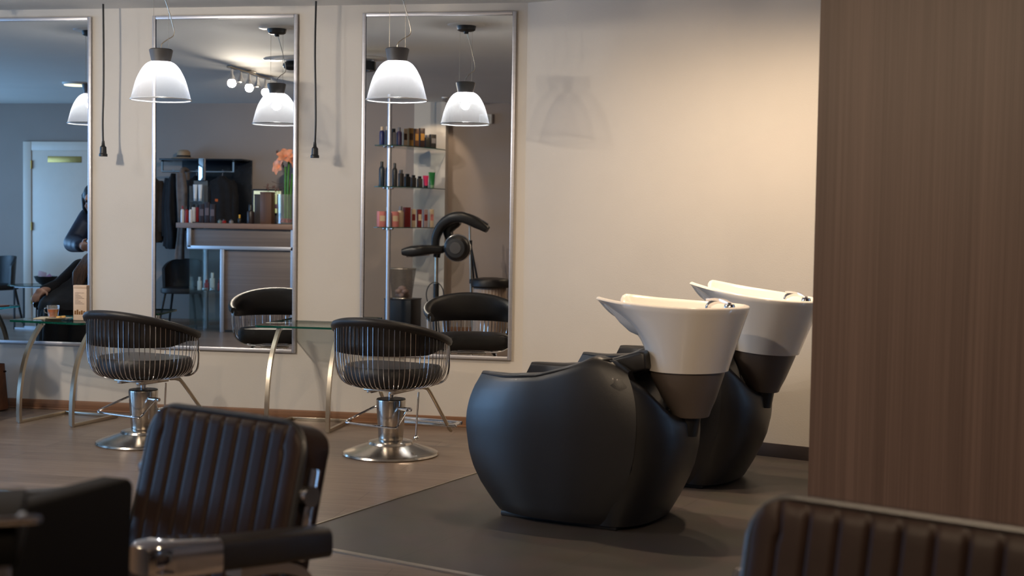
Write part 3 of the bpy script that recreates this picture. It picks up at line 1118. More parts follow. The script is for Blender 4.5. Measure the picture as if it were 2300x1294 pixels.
    if tilt:
        pv = Vector((0.51, 0, 0.62))
        for o in (basin, trunk):
            rm = Matrix.Rotation(tilt, 4, 'Y')
            o.matrix_local = Matrix.Translation(pv) @ rm @ Matrix.Translation(-pv)
    return t


UA = R(-19)
ue, un = Vector((math.cos(UA), math.sin(UA), 0)), Vector((-math.sin(UA), math.cos(UA), 0))
UP = Vector((-0.84, -2.60, 0.004)) + un * 0.315
u1 = make_wash_unit('black backwash unit with white basin, the nearer of the two to the camera')
u1.location = UP
u1.rotation_euler = (0, 0, UA)
u2_ = make_wash_unit('black backwash unit with white basin, the farther one beside the angled wall', R(5.0))
u2_.location = UP + un * 1.05 - ue * 0.02
u2_.rotation_euler = (0, 0, UA)


# ================================================================== RIBBED ARMCHAIRS IN THE FOREGROUND
def make_armchair(label):
    t = thing('styling_armchair', label, 'chair', (0, 0, 0), 0, 'black ribbed armchairs in the foreground')
    NR = 10
    Wd = 0.51

    # ribbed reclined backrest; local x across, y depth (front +), z up from the hinge
    def back_pt(u, v, front):
        x = (u - 0.5) * Wd
        z = v * 0.46
        rc = 0.075                                        # rounded top corners
        ex = abs(x) - (Wd / 2 - rc)
        if ex > 0 and z > 0.46 - rc:
            dz = z - (0.46 - rc)
            r = math.hypot(ex, dz)
            mx = max(ex, dz)
            k = mx / r if r > 1e-6 else 1
            x = math.copysign(Wd / 2 - rc + ex * k, x)
            z = 0.46 - rc + dz * k
        d = min(1.0, max(0.0, min((Wd / 2 - abs(x)) / 0.03, (0.46 - z) / 0.03, 1.0)))
        th = 0.036 + 0.014 * math.sqrt(max(0, 1 - (1 - d) ** 2))
        if front:
            ph = (u * NR) % 1.0
            th += 0.010 * (math.sqrt(max(0, 1 - (2 * ph - 1) ** 6)) - 1) * d
            return Vector((x, th, z))
        return Vector((x, -th, z))
    for side, nm in ((True, 'ribbed_back'), (False, 'back_panel')):
        b = MB()
        nu = NR * 10 + 1
        fr = b.grid(lambda u, v: back_pt(u, v, side), nu, 30)
        edge = [fr[i][0] for i in range(nu)] + [fr[-1][j] for j in range(1, 30)] + [fr[i][-1] for i in range(nu - 2, -1, -1)] + [fr[0][j] for j in range(28, 0, -1)]
        m = len(edge)
        flat = [b.bm.verts.new((e.co.x, 0.0, e.co.z)) for e in edge]
        for i in range(m):
            b.bm.faces.new((edge[i], edge[(i + 1) % m], flat[(i + 1) % m], flat[i]))
        o = b.obj(nm, M['leather_brown'], t, sharp=60)
        o.location = (0, -0.235, 0.40)
        o.rotation_euler = (R(14), 0, 0)
        if side:
            bk = o
    # piping round the edge of the back
    pts = [back_pt(1.0, v / 20, True) for v in range(0, 21)] + [back_pt(1 - u / 40, 1.0, True) for u in range(1, 41)] + [back_pt(0.0, 1 - v / 20, True) for v in range(1, 21)]
    MB().tube([(p.x, 0.036, p.z) for p in pts], 0.0075, 8).obj('piping', M['leather_soft'], bk)
    for s in (-1, 1):
        b = MB().box((s * 0.260, 0.0, 0.27), (0.010, 0.03, 0.20), bev=0.004)
        b.tube([(s * 0.250, 0.012, 0.31), (s * 0.278, 0.012, 0.31)], 0.023, 20)
        b.obj('hinge_plate', M['chrome'], bk)
    # seat, arms, frame, base
    MB().box((0, 0.02, 0.43), (0.54, 0.46, 0.13), bev=0.04, seg=4).obj('seat', M['leather_brown'], t)
    for s in (-1, 1):
        x = s * 0.333
        b = MB()
        rings = []
        for y, z, h, w in ((-0.275, 0.622, 0.026, 0.030), (-0.268, 0.623, 0.032, 0.036), (-0.12, 0.638, 0.032, 0.036), (0.02, 0.652, 0.032, 0.036), (0.065, 0.657, 0.031, 0.036), (0.08, 0.659, 0.026, 0.030)):
            rings.append([Vector((x + w * math.copysign(abs(math.cos(a)) ** .45, math.cos(a)), y, z + h * math.copysign(abs(math.sin(a)) ** .45, math.sin(a)))) for a in [2 * math.pi * k / 28 for k in range(28)]])
        b.ring_faces(rings)
        pad = b.obj('arm_pad', M['leather'], t, sharp=50)
        b = MB()
        rings = []
        for y, z, h, w in ((0.03, 0.654, 0.035, 0.039), (0.07, 0.659, 0.036, 0.040), (0.14, 0.667, 0.036, 0.040), (0.183, 0.671, 0.034, 0.037), (0.196, 0.672, 0.026, 0.028)):
            rings.append([Vector((x + w * math.copysign(abs(math.cos(a)) ** .4, math.cos(a)), y, z + h * math.copysign(abs(math.sin(a)) ** .4, math.sin(a)))) for a in [2 * math.pi * k / 28 for k in range(28)]])
        b.ring_faces(rings)
        b.obj('arm_end_cap', M['chrome'], pad, sharp=40)
        MB().bar(crv([(x, -0.03, 0.607), (x, -0.13, 0.598), (x, -0.20, 0.570), (x, -0.235, 0.51), (x, -0.23, 0.44), (x * 0.80, -0.18, 0.385)], 5), 0.045, 0.022, (1, 0, 0)).obj('arm_bracket', M['satin'], t)
    MB().box((0, 0.02, 0.352), (0.40, 0.40, 0.026), bev=0.006).obj('seat_frame', M['chrome'], t)
    MB().lathe([(0, 0.03), (0.045, 0.03), (0.05, 0.034), (0.05, 0.22), (0.034, 0.225), (0.034, 0.345), (0, 0.345)], 32).obj('pump_column', M['chrome'], t)
    MB().lathe([(0, 0), (0.28, 0), (0.285, 0.006), (0.27, 0.018), (0.06, 0.05), (0, 0.05)], 56).obj('base', M['chrome'], t)
    return t


a0 = make_armchair('black ribbed armchair with a chrome arm cap in the left foreground')
a0.location = (-1.295, -5.617, 0)
a0.rotation_euler = (0, 0, R(153.6))
dup(a0, (0.105, -6.34, 0.0), R(153.6), 'black ribbed armchair at the bottom right before the walnut partition')

# black chair back and a chrome-rimmed bin at the lower left corner
t = thing('salon_stool', 'plain black high-backed chair cut by the bottom left corner', 'chair', (-1.335, -6.186, 0), R(77.8))
b = MB().prism([(-0.30, 0.42), (0.165, 0.42), (0.19, 0.838), (0.18, 0.85), (-0.31, 0.85), (-0.32, 0.838)], 'x', -0.03, 0.03, bev=0.008)
o = b.obj('back_slab', M['matte_black'], t)
o.location = (0, -0.235, 0)
o.rotation_euler = (0, 0, R(-90))
MB().box((0, 0.03, 0.41), (0.34, 0.40, 0.10), bev=0.03, seg=3).obj('seat', M['leather_soft'], t)
MB().tube([(0, 0, 0.04), (0, 0, 0.37)], 0.03, 20).obj('column', M['chrome'], t)
MB().lathe([(0, 0), (0.24, 0), (0.245, 0.006), (0.23, 0.02), (0.04, 0.045), (0, 0.045)], 48).obj('base', M['chrome'], t)


def trolley():
    t = thing('salon_trolley', 'dark trolley top with a chrome front rim before the plain black chair at lower left', 'trolley', (-1.062, -6.765, 0), R(27))
    for sx in (-1, 1):
        for sy in (-1, 1):
            b = MB().tube([(sx * 0.17, sy * 0.07, 0.05), (sx * 0.17, sy * 0.07, 0.89)], 0.011, 12)
            b.ell((sx * 0.17, sy * 0.07, 0.028), (0.014, 0.026, 0.027))
            b.obj('post', M['chrome'], t)
    for z in (0.30, 0.884):
        b = MB().box((0, 0, z + 0.029), (0.40, 0.19, 0.058), bev=0.006)
        tr = b.obj('tray', M['matte_black'], t)
        MB().tube(crv([(-0.20, -0.096, z + 0.056), (0.19, -0.096, z + 0.056), (0.2005, -0.088, z + 0.056), (0.203, -0.07, z + 0.056)], 5), 0.005, 8).obj('tray_rim', M['chrome'], tr)


trolley()


# ================================================================== CEILING FITTINGS
# halogen downlights over the wash area (above the frame) and behind
for i, ((x, y), pw) in enumerate(zip(HALOGEN, HALOGEN_W)):
    tg = ((-0.50, -0.85, 0.6), (0.25, -1.05, 0.6), (-0.26, -2.44, 0.9), (0.07, -1.45, 0.9), (0.6, -4.2, -0.4), (-0.6, -6.2, 0.6), (-3.0, -5.6, 0))[i]
    sp = spot('halogen_light', (x, y, CEIL - 0.03), tg, pw, WARM, (134, 134, 66, 66, 120, 150, 130)[i], 1.0, 0.025)
# spotlight bar with five bulbs
t = thing('spotlight_bar', 'ceiling spotlight bar of five small warm bulbs, in the mirror above the coats', 'lamp', (-4.6, -3.6, CEIL), R(90))
MB().box((0, 0, -0.018), (1.0, 0.035, 0.02), bev=0.004).obj('bar', M['satin'], t)
MB().box((0, 0, -0.005), (0.14, 0.09, 0.01), bev=0.004).obj('mount_plate', M['satin'], t)
for k in range(5):
    x = -0.42 + 0.21 * k
    hd = MB().lathe([(0, -0.03), (0.012, -0.03), (0.014, -0.07), (0.028, -0.10), (0.03, -0.125), (0.026, -0.125), (0.0, -0.085)], 24, (x, 0, 0)).obj('spot_head', M['chrome'], t)
    MB().ell((x, 0, -0.112), (0.017, 0.017, 0.014)).obj('spot_bulb', M['halogen'], hd)
for k in range(5):
    y = -3.6 + (-0.42 + 0.21 * k)
    if k % 2 == 0:
        spot('bar_light', (-4.6, y, CEIL - 0.155), (-3.7 + 0.4 * k, 0.0, -0.2), 98, (1.0, 0.87, 0.72), 128, 1.0, 0.036)
    else:
        spot('bar_light', (-4.6, y, CEIL - 0.155), (-5.6 + 0.6 * k, -6.8, 0.3), 92, (1.0, 0.87, 0.72), 132, 1.0, 0.018)
# round ceiling light, yellowish, lit
t = thing('ceiling_disc_lamp', 'flat round yellowish ceiling light in the mirror above the white door', 'lamp', (-6.85, -4.57, CEIL))
MB().lathe([(0, 0), (0.13, 0), (0.13, -0.018), (0.12, -0.022), (0, -0.022)], 40).obj('lamp_ring', M['white_plastic'], t)
MB().lathe([(0, -0.0225), (0.115, -0.0225), (0.11, -0.03), (0, -0.034)], 40).obj('diffuser', M['disc_light'], t)
# round ceiling hood between the mirrors
t = thing('ceiling_hood', 'round white ceiling plate with a black curved arm, half hidden between two mirrors', 'fixture', (-3.42, -2.21, CEIL))
MB().lathe([(0, 0), (0.10, 0), (0.10, -0.05), (0.50, -0.055), (0.52, -0.065), (0.50, -0.075), (0, -0.075)], 64, sy=0.42).obj('hood_plate', M['white_plastic'], t)
MB().bar([(0.40 * math.cos(R(a)), 0.16 * math.sin(R(a)), -0.125) for a in range(-70, 71, 7)], 0.07, 0.05, (0, 0, 1)).obj('heater_arm', M['dark_plastic'], t)
MB().ell((-0.30, -0.05, -0.11), (0.07, 0.045, 0.04)).obj('heater_head', M['dark_plastic'], t)
for hx, hy in ((0.2, -0.138), (0.4, 0.0), (0.2, 0.138), (-0.30, -0.05)):
    MB().tube([(hx, hy, -0.07), (hx, hy, -0.115)], 0.012, 10).obj('hood_post', M['chrome'], t)

# shelf spotlight washing the column
spot('shelf_light', (-3.35, -6.2, CEIL - 0.05), (-3.68, -6.78, 1.75), 16, WARM, 70, 0.35, 0.015)
t = thing('ceiling_spot', 'small ceiling spotlight aimed at the glass shelves by the back wall', 'lamp', (-3.35, -6.2, CEIL))
MB().lathe([(0, 0), (0.04, 0), (0.04, -0.012), (0, -0.012)], 24).obj('spot_mount', M['white_plastic'], t)
MB().lathe([(0.0, -0.012), (0.028, -0.014), (0.034, -0.045), (0.031, -0.046), (0.0, -0.02)], 24).obj('spot_head', M['chrome'], t)


# ================================================================== RECEPTION COUNTER (seen in the middle mirror)
YD = -6.05                                    # its front
t = thing('reception_counter', 'grey wood reception counter with an aluminium frame and glass display end', 'counter', (-5.65, YD, 0))
MB().box((0, -0.20, 1.197), (1.51, 0.48, 0.058), bev=0.004).obj('counter_top', M['desk_top'], t)
MB().box((0.02, -0.02, 1.06), (1.20, 0.03, 0.21), bev=0.002).obj('upper_panel', M['desk'], t)
MB().box((0.215, -0.02, 0.475), (0.80, 0.03, 0.90), bev=0.002).obj('lower_panel', M['desk'], t)
b = MB()
b.box((-0.606, 0.0, 1.06), (0.05, 0.05, 0.22), bev=0.003)
b.box((0.0, 0.0, 0.952), (1.25, 0.05, 0.04), bev=0.003)
b.box((-0.21, 0.0, 0.47), (0.045, 0.05, 0.94), bev=0.003)
b.box((0.62, 0.0, 0.58), (0.045, 0.05, 1.17), bev=0.003)
b.box((-0.60, -0.45, 0.58), (0.045, 0.045, 1.17), bev=0.003)
b.obj('counter_frame', M['alu'], t)
MB().box((0.64, -0.24, 0.585), (0.02, 0.50, 1.16), bev=0.002).obj('end_panel', M['desk'], t)
b = MB()
b.box((-0.415, 0.015, 0.48), (0.37, 0.006, 0.90))
b.box((-0.60, -0.2, 0.48), (0.006, 0.42, 0.90))
b.obj('display_glass', M['glass'], t)
for z in (0.12, 0.455):
    MB().box((-0.415, -0.2, z), (0.36, 0.38, 0.008)).obj('display_shelf', M['glass'], t)
t2 = t


# bottles, tubes and boxes: every one is a thing of its own
def bottle(label, x, y, z, r, h, body, cap, kind='bottle', capf=0.22, shape='round', group='products on the counter', rz=0.0):
    t = thing(kind, label, {'bottle': 'bottle', 'jar': 'jar', 'tube': 'tube', 'product_box': 'box', 'candle': 'candle'}.get(kind, 'bottle'), (x, y, z), rz, group)
    hb = h * (1 - capf)
    if shape == 'round':
        MB().lathe([(0, 0), (r * .95, 0), (r, r * .12), (r, hb * .86), (r * .82, hb * .96), (r * .5, hb), (0, hb)], 20).obj('body', body, t)
        MB().lathe([(0, hb), (r * .52, hb), (r * .52, h * .98), (r * .45, h), (0, h)], 16).obj('cap', cap, t)
    elif shape == 'square':
        MB().box((0, 0, hb / 2), (2 * r, 1.5 * r, hb), bev=r * .25).obj('body', body, t)
        MB().box((0, 0, hb + (h - hb) / 2), (r * 1.2, r * 1.0, h - hb), bev=r * .12).obj('cap', cap, t)
    elif shape == 'tube':
        b = MB()
        rings = []
        for k in range(7):
            f = k / 6
            rings.append([Vector((r * lerp(.72, 1.05, f) * math.cos(a), r * lerp(.72, .12, f) * math.sin(a), lerp(h * capf, h, f))) for a in [2 * math.pi * j / 20 for j in range(20)]])
        b.ring_faces(rings).obj('body', body, t)
        MB().lathe([(0, 0), (r * .7, 0), (r * .74, h * capf), (0, h * capf)], 20).obj('cap', cap, t)
    else:
        MB().box((0, 0, h / 2), (2 * r, 1.4 * r, h), bev=0.0015).obj('carton', body, t)
        MB().box((0, 0.7 * r + 0.0006, h * .55), (1.5 * r, 0.001, h * .35)).obj('print_panel', cap, t)
    return t


CT = 1.2265
WHT, RED, BLK, NAV, GLD = paint(226, 228, 230), paint(150, 36, 34), paint(28, 28, 30), paint(34, 42, 92), paint(168, 126, 60)
# acrylic tower of tubes at the counter's end
t = thing('tube_rack', 'clear acrylic rack of white tubes at the coat end of the reception counter', 'rack', (-6.225, -6.22, CT))
b = MB()
for z in (0.004, 0.245):
    b.box((0, 0, z), (0.17, 0.12, 0.008))
for x in (-0.082, 0.082):
    b.box((x, 0, 0.21), (0.005, 0.12, 0.42))
b.box((0, -0.058, 0.24), (0.17, 0.005, 0.48))
b.obj('rack_panel', M['clear'], t)
labs = ('first', 'second', 'third', 'fourth')
for k in range(2):
    bottle(('white tube on the upper tier of the acrylic rack, nearer the coats', 'white tube on the upper tier of the acrylic rack, nearer the vase')[k],
           -6.262 + 0.06 * k, -6.21, CT + 0.25, 0.024, 0.185, WHT, paint(180, 190, 200), 'tube', .14, 'tube', 'tubes in the acrylic rack')
for k, (c, nm) in enumerate(((WHT, 'white'), (RED, 'red'), (WHT, 'white'))):
    bottle(('white bottle in the lower tier of the acrylic rack at its coat side', 'dark red bottle in the lower tier of the acrylic rack', 'white bottle in the lower tier of the acrylic rack at its vase side')[k],
           -6.28 + 0.055 * k, -6.21, CT + 0.009, 0.022, 0.20, c, BLK, 'bottle', .16, 'square', 'bottles in the acrylic rack')
o = MB().box((0, 0, 0.125), (0.075, 0.03, 0.25), bev=0.002)
t = thing('silver_carton', 'tall silver carton standing on top of the acrylic rack', 'box', (-6.19, -6.235, CT + 0.485), R(12))
o.obj('carton', M['chrome'], t)
MB().box((0.03, 0.0155, 0.125), (0.014, 0.001, 0.24)).obj('print_panel', paint(40, 48, 40), t)
for k in range(3):
    bottle(('white and red bottle by the counter edge nearest the coats', 'second white and red bottle from the coat end of the counter', 'third white and red bottle from the coat end of the counter')[k],
           -6.375 + 0.05 * k - (0.0 if k else 0.0), -6.12, CT, 0.02, 0.19, WHT if k != 1 else RED, BLK if k else RED, 'bottle', .2, 'round', 'white and red bottles at the counter end')
# patterned dark gift cartons
for k, x in enumerate((-6.155, -6.09, -6.025)):
    bottle(('dark patterned carton beside the acrylic rack on the counter', 'dark patterned carton in the middle of three on the counter', 'dark patterned carton of the three nearest the monitor')[k],
           x, -6.16, CT, 0.029, 0.215 + 0.02 * (k == 1), paint(52, 42, 46), paint(110, 96, 100), 'product_box', .2, 'box', 'dark patterned cartons on the counter')
# small items
for k, (x, c1, lab) in enumerate(((-5.925, paint(120, 134, 128), 'small grey-green jar on the counter before the black jackets'),
                                  (-5.875, RED, 'small red jar on the counter before the black jackets'),
                                  (-5.79, paint(130, 128, 130), 'small grey jar on the counter left of the yellow-capped bottle'))):
    bottle(lab, x, -6.12, CT, 0.024, 0.045, c1, paint(70, 70, 72), 'jar', .3, 'round', 'small jars on the counter')
bottle('small black bottle with a yellow band on the counter before the black panel', -5.695, -6.13, CT, 0.021, 0.10, BLK, paint(216, 160, 40), 'bottle', .4, 'round', None)
bottle('round dark bottle on the counter before the monitor', -5.565, -6.13, CT, 0.042, 0.215, paint(44, 34, 34), BLK, 'bottle', .32, 'round', None)
# monitor
t = thing('monitor', 'black-framed monitor showing a yellow-green screen on the reception counter', 'screen', (-5.45, -6.36, CT))
MB().box((0, 0, 0.245), (0.36, 0.025, 0.30), bev=0.006).obj('monitor_bezel', M['dark_plastic'], t)
MB().box((0, 0.0135, 0.25), (0.325, 0.001, 0.25)).obj('screen', M['screen'], t)
b = MB()
b.box((-0.05, 0.0145, 0.29), (0.20, 0.001, 0.012)).box((0.03, 0.0145, 0.20), (0.22, 0.001, 0.05))
b.obj('screen_window', paint(150, 110, 150), t)
b = MB().box((0, -0.01, 0.055), (0.05, 0.02, 0.11), bev=0.004)
b.box((0, 0, 0.006), (0.20, 0.14, 0.012), bev=0.005)
b.obj('monitor_stand', M['dark_plastic'], t)
t = thing('wooden_box', 'upright brown wooden box on the counter before the monitor', 'box', (-5.39, -6.2, CT), R(4))
MB().box((0, 0, 0.172), (0.135, 0.11, 0.345), bev=0.003).obj('box_body', M['wood_box'], t)
MB().box((0, 0, 0.352), (0.138, 0.112, 0.016), bev=0.003).obj('box_lid', M['wood_box'], t)
t = thing('dark_box', 'upright dark grey box standing left of the brown wooden box on the counter', 'box', (-5.505, -6.24, CT))
MB().box((0, 0, 0.16), (0.085, 0.09, 0.32), bev=0.003).obj('box_body', paint(66, 62, 62), t)
MB().box((0, 0, 0.326), (0.088, 0.093, 0.014), bev=0.003).obj('box_lid', paint(60, 56, 56), t)
# vase with amaryllis
t = thing('glass_vase', 'large clear glass vase of pebbles on the reception counter', 'vase', (-5.185, -6.22, CT))
MB().lathe([(0, 0), (0.095, 0), (0.10, 0.006), (0.10, 0.335), (0.096, 0.335), (0.095, 0.012), (0, 0.012)], 40).obj('vase_wall', M['clear'], t)
b = MB()
for k in range(70):
    a, rr = random.uniform(0, 6.28), 0.08 * math.sqrt(random.random())
    b.ell((rr * math.cos(a), rr * math.sin(a), 0.022 + random.uniform(0, .035)), (0.014, 0.012, 0.009), u=8, v=6)
o = b.obj('pebbles', M['pebble'], t)
o['kind'] = 'stuff'
t = thing('amaryllis', 'peach amaryllis flowers on green stems standing in the glass vase', 'flower', (-5.185, -6.22, CT + 0.065))
for x, y, h, bx in ((-0.005, 0.0, 0.58, 0.0), (0.03, 0.01, 0.66, 0.01), (0.055, -0.01, 0.50, 0.02)):
    MB().tube(crv([(x, y, 0), (x, y, h * .5), (x + bx, y, h)], 6), 0.0125, 10).obj('stem', M['stem'], t)


def flower(c, d, s):
    b = MB()
    d = Vector(d).normalized()
    q = Vector((0, 0, 1)).rotation_difference(d).to_matrix()
    for k in range(6):
        a0_ = 2 * math.pi * k / 6
        rmat = q @ Matrix.Rotation(a0_, 3, 'Z')

        def pet(u, v):
            w = 0.36 * math.sin(math.pi * (0.08 + 0.9 * u)) ** 0.8
            p = Vector((0.12 + 0.75 * u ** 1.3, (v - .5) * 2 * w, 0.75 * u ** 0.6 - 0.35 * u * u + 0.22 * (v - .5) ** 2))
            return Vector(c) + rmat @ (p * s)
        b.grid(pet, 9, 7)
    b.obj('petals', M['petal'], t, fix=False)


flower((-0.045, 0.03, 0.575), (-0.55, 0.8, 0.2), 0.115)
flower((0.01, 0.02, 0.675), (0.1, 0.7, 0.55), 0.12)
flower((0.075, 0.0, 0.64), (0.8, 0.5, 0.2), 0.11)
t = thing('twig_branches', 'thin brown twigs leaning out of the glass vase', 'branch', (-5.17, -6.25, CT + 0.06))
for k, (x, z, bz) in enumerate(((-0.13, 0.78, 0.4), (-0.30, 0.36, 0.33), (-0.2, 0.42, 0.36), (0.16, 0.74, 0.4))):
    MB().tube(crv([(0.0, 0, 0), (x * .15, -0.01, bz), (x * .6, -0.02, lerp(bz, z, .55)), (x, -0.03, z)], 6), 0.003, 6).obj('branch', M['twig'], t)
for k in range(14):
    a = k / 13
    x, z = ((-0.13 * a, lerp(0.45, 0.76, a)) if k % 2 else (-0.28 * (0.5 + a / 2), lerp(0.33, 0.36, a)))
    MB().ell((x + random.uniform(-.02, .02), -0.02, z + random.uniform(-.02, .03)), (0.012, 0.01, 0.018), u=8, v=6).obj('bud', M['twig'], t)
# things in the glass display end
for k, (x, y, z, r, h, c1, c2, sh, lab) in enumerate((
        (-6.20, -6.2, 0.460, 0.022, 0.15, WHT, WHT, 'square', 'white bottle on the glass display shelf, nearest the coats'),
        (-6.115, -6.2, 0.460, 0.024, 0.12, RED, RED, 'square', 'dark red bottle on the display shelf of the reception counter'),
        (-6.045, -6.2, 0.460, 0.026, 0.20, paint(206, 210, 214), WHT, 'square', 'tall pale bottle in the middle of the display shelf'),
        (-5.93, -6.14, 0.460, 0.024, 0.13, RED, RED, 'square', 'small dark red bottle at the counter leg on the display shelf'),
        (-5.89, -6.2, 0.460, 0.026, 0.23, WHT, NAV, 'round', 'white bottle with a dark cap at the counter leg on the display shelf'))):
    bottle(lab, x, y, z, r, h, c1, c2, 'bottle', .3, sh, 'bottles in the glass display end')
for k, (x, lab) in enumerate(((-6.09, 'crumpled silver gift bow on the display shelf'), (-6.0, 'silver gift bow on the display shelf near the counter leg'))):
    b = MB()
    for j in range(6):
        a = j * 1.05
        b.ell((x + 0.018 * math.cos(a), -6.10 + 0.012 * math.sin(a), 0.472 + 0.006 * (j % 3)), (0.018, 0.010, 0.012), u=8, v=6)
    tag(b.obj('gift_bow', M['chrome'], sharp=70), lab, 'bow', 'gift bows in the display')

# ================================================================== COAT RACK
t = thing('coat_rack', 'black wall panel with a hat shelf and chrome coat rail', 'coat rack', (-6.35, YB + 0.004, 0))
MB().box((0.07, 0.012, 1.55), (0.88, 0.022, 0.84), bev=0.003).obj('back_panel', paint(22, 26, 34, 0.25), t)
MB().box((-0.02, 0.16, 1.965), (1.03, 0.28, 0.018), bev=0.003).obj('hat_shelf', paint(26, 30, 36, 0.25), t)
b = MB()
for x in (-0.50, 0.385):
    b.bar([(x, 0.28, 1.955), (x, 0.28, 1.82)], 0.02, 0.02, (1, 0, 0))
    b.bar([(x, 0.02, 1.945), (x, 0.29, 1.945)], 0.02, 0.015, (1, 0, 0))
b.tube([(-0.50, 0.28, 1.822), (0.385, 0.28, 1.822)], 0.012, 12)
b.obj('coat_rail', M['chrome'], t)
# hat
t = thing('felt_hat', 'beige felt hat lying on the shelf above the coats', 'hat', (-6.63, YB + 0.18, 1.975))
MB().lathe([(0, 0), (0.13, 0), (0.135, 0.006), (0.075, 0.02), (0.068, 0.085), (0.045, 0.105), (0, 0.10)], 32, sx=1.1).obj('crown_and_brim', M['beige_cloth'], t)
MB().lathe([(0.0, 0.022), (0.0765, 0.022), (0.0745, 0.04), (0, 0.04)], 32, sx=1.1).obj('hat_band', M['black_cloth'], t)


def coat(label, x, z_top, z_bot, w, depth, m, seed, lean=0.0, sleeves=True):
    t = thing('hanging_coat', label, 'coat', (x, YB + 0.285, 0), 0, 'coats hanging on the rail')
    rnd = random.Random(seed)
    ph = [rnd.uniform(0, 6.28) for _ in range(6)]

    def f(u, v):
        a = 2 * math.pi * u
        z = lerp(z_top, z_bot, v)
        sh = smooth01(v / 0.14)
        wr = w * lerp(0.22, 1.0, sh) * (1 + 0.10 * v)
        dr = depth * lerp(0.5, 1.0, sh) * (1 + 0.25 * v)
        rip = 1 + 0.09 * v * math.sin(5 * a + ph[0] + 2 * v) + 0.05 * math.sin(9 * a + ph[1] + 5 * v)
        return Vector((lean * v + wr * math.cos(a) * rip + 0.01 * math.sin(9 * v + ph[2]), dr * math.sin(a) * rip, z + 0.02 * math.sin(3 * a + ph[3]) * v))
    b = MB()
    V = b.grid(f, 48, 26, cu=True)
    b.bm.faces.new([V[i][0] for i in range(48)])
    b.bm.faces.new([V[i][-1] for i in range(47, -1, -1)])
    b.obj('coat_body', m, t, sharp=60)
    if sleeves:
        for s in (-1, 1):
            L = (z_top - z_bot) * 0.78
            pts = [(s * w * .66, 0.0, z_top - 0.06), (s * w * .92 + lean * .3, 0.02, z_top - 0.06 - L * .35), (s * w * .98 + lean * .7, 0.03, z_top - 0.06 - L * .7), (s * w * .95 + lean, 0.025, z_top - 0.06 - L)]
            MB().tube(crv(pts, 6), [lerp(.042, .050, k / 6) if k < 6 else lerp(.050, .040, (k - 6) / 12) for k in range(19)], 14).obj('sleeve', m, t, sharp=60)
    b = MB().tube(crv([(0, 0, z_top - 0.01), (0.0, 0, z_top + 0.03), (0.014, 0, 1.83), (0.0, 0, 1.846), (-0.014, 0, 1.83)], 5), 0.003, 6)
    b.tube([(-w * .6, 0, z_top - 0.07), (0, 0, z_top + 0.0), (w * .6, 0, z_top - 0.07)], 0.005, 8)
    b.obj('hanger', M['chrome'], t)


coat('dark brown coat hanging at the far end of the rail, away from the vase', -6.965, 1.765, 1.00, 0.125, 0.10, M['brown_cloth'], 1, -0.02)
coat('long black coat on the rail between the brown coat and the grey scarf', -6.715, 1.80, 0.93, 0.09, 0.10, M['black_cloth'], 2, 0.0)
coat('black jacket on the rail half hidden behind the acrylic rack', -6.42, 1.775, 1.15, 0.13, 0.09, M['black_cloth'], 4)
coat('black jacket with an orange tag hanging nearest the end of the rail', -6.10, 1.775, 1.14, 0.165, 0.09, M['black_cloth'], 5)
b = MB().box((-6.13, YB + 0.39, 1.49), (0.035, 0.004, 0.03))
tagp = b.obj('coat_tag', paint(200, 96, 30))
tag(tagp, 'small orange tag hanging on the black jacket near the end of the rail', 'tag')
t = thing('hanging_scarf', 'long grey scarf hanging over the rail beside the black coat', 'scarf', (-6.545, YB + 0.285, 0))
b = MB()
b.grid(lambda u, v: Vector(((0.055 + 0.012 * math.sin(7 * v)) * math.cos(2 * math.pi * u) + 0.02 * math.sin(4 * v), 0.04 * math.sin(2 * math.pi * u) * (1 + .25 * math.sin(6 * math.pi * u)) + 0.165, lerp(1.80, 0.80, v))), 28, 24, cu=True)
b.obj('scarf_front', M['grey_cloth'], t, sharp=70)
MB().tube(crv([(0, -0.03, 1.55), (0, -0.02, 1.80), (0, 0.02, 1.842), (0, 0.11, 1.84), (0.0, 0.155, 1.78)], 6), 0.028, 10).obj('scarf_fold', M['grey_cloth'], t)

# ================================================================== WAITING CHAIRS AND SIDE TABLE


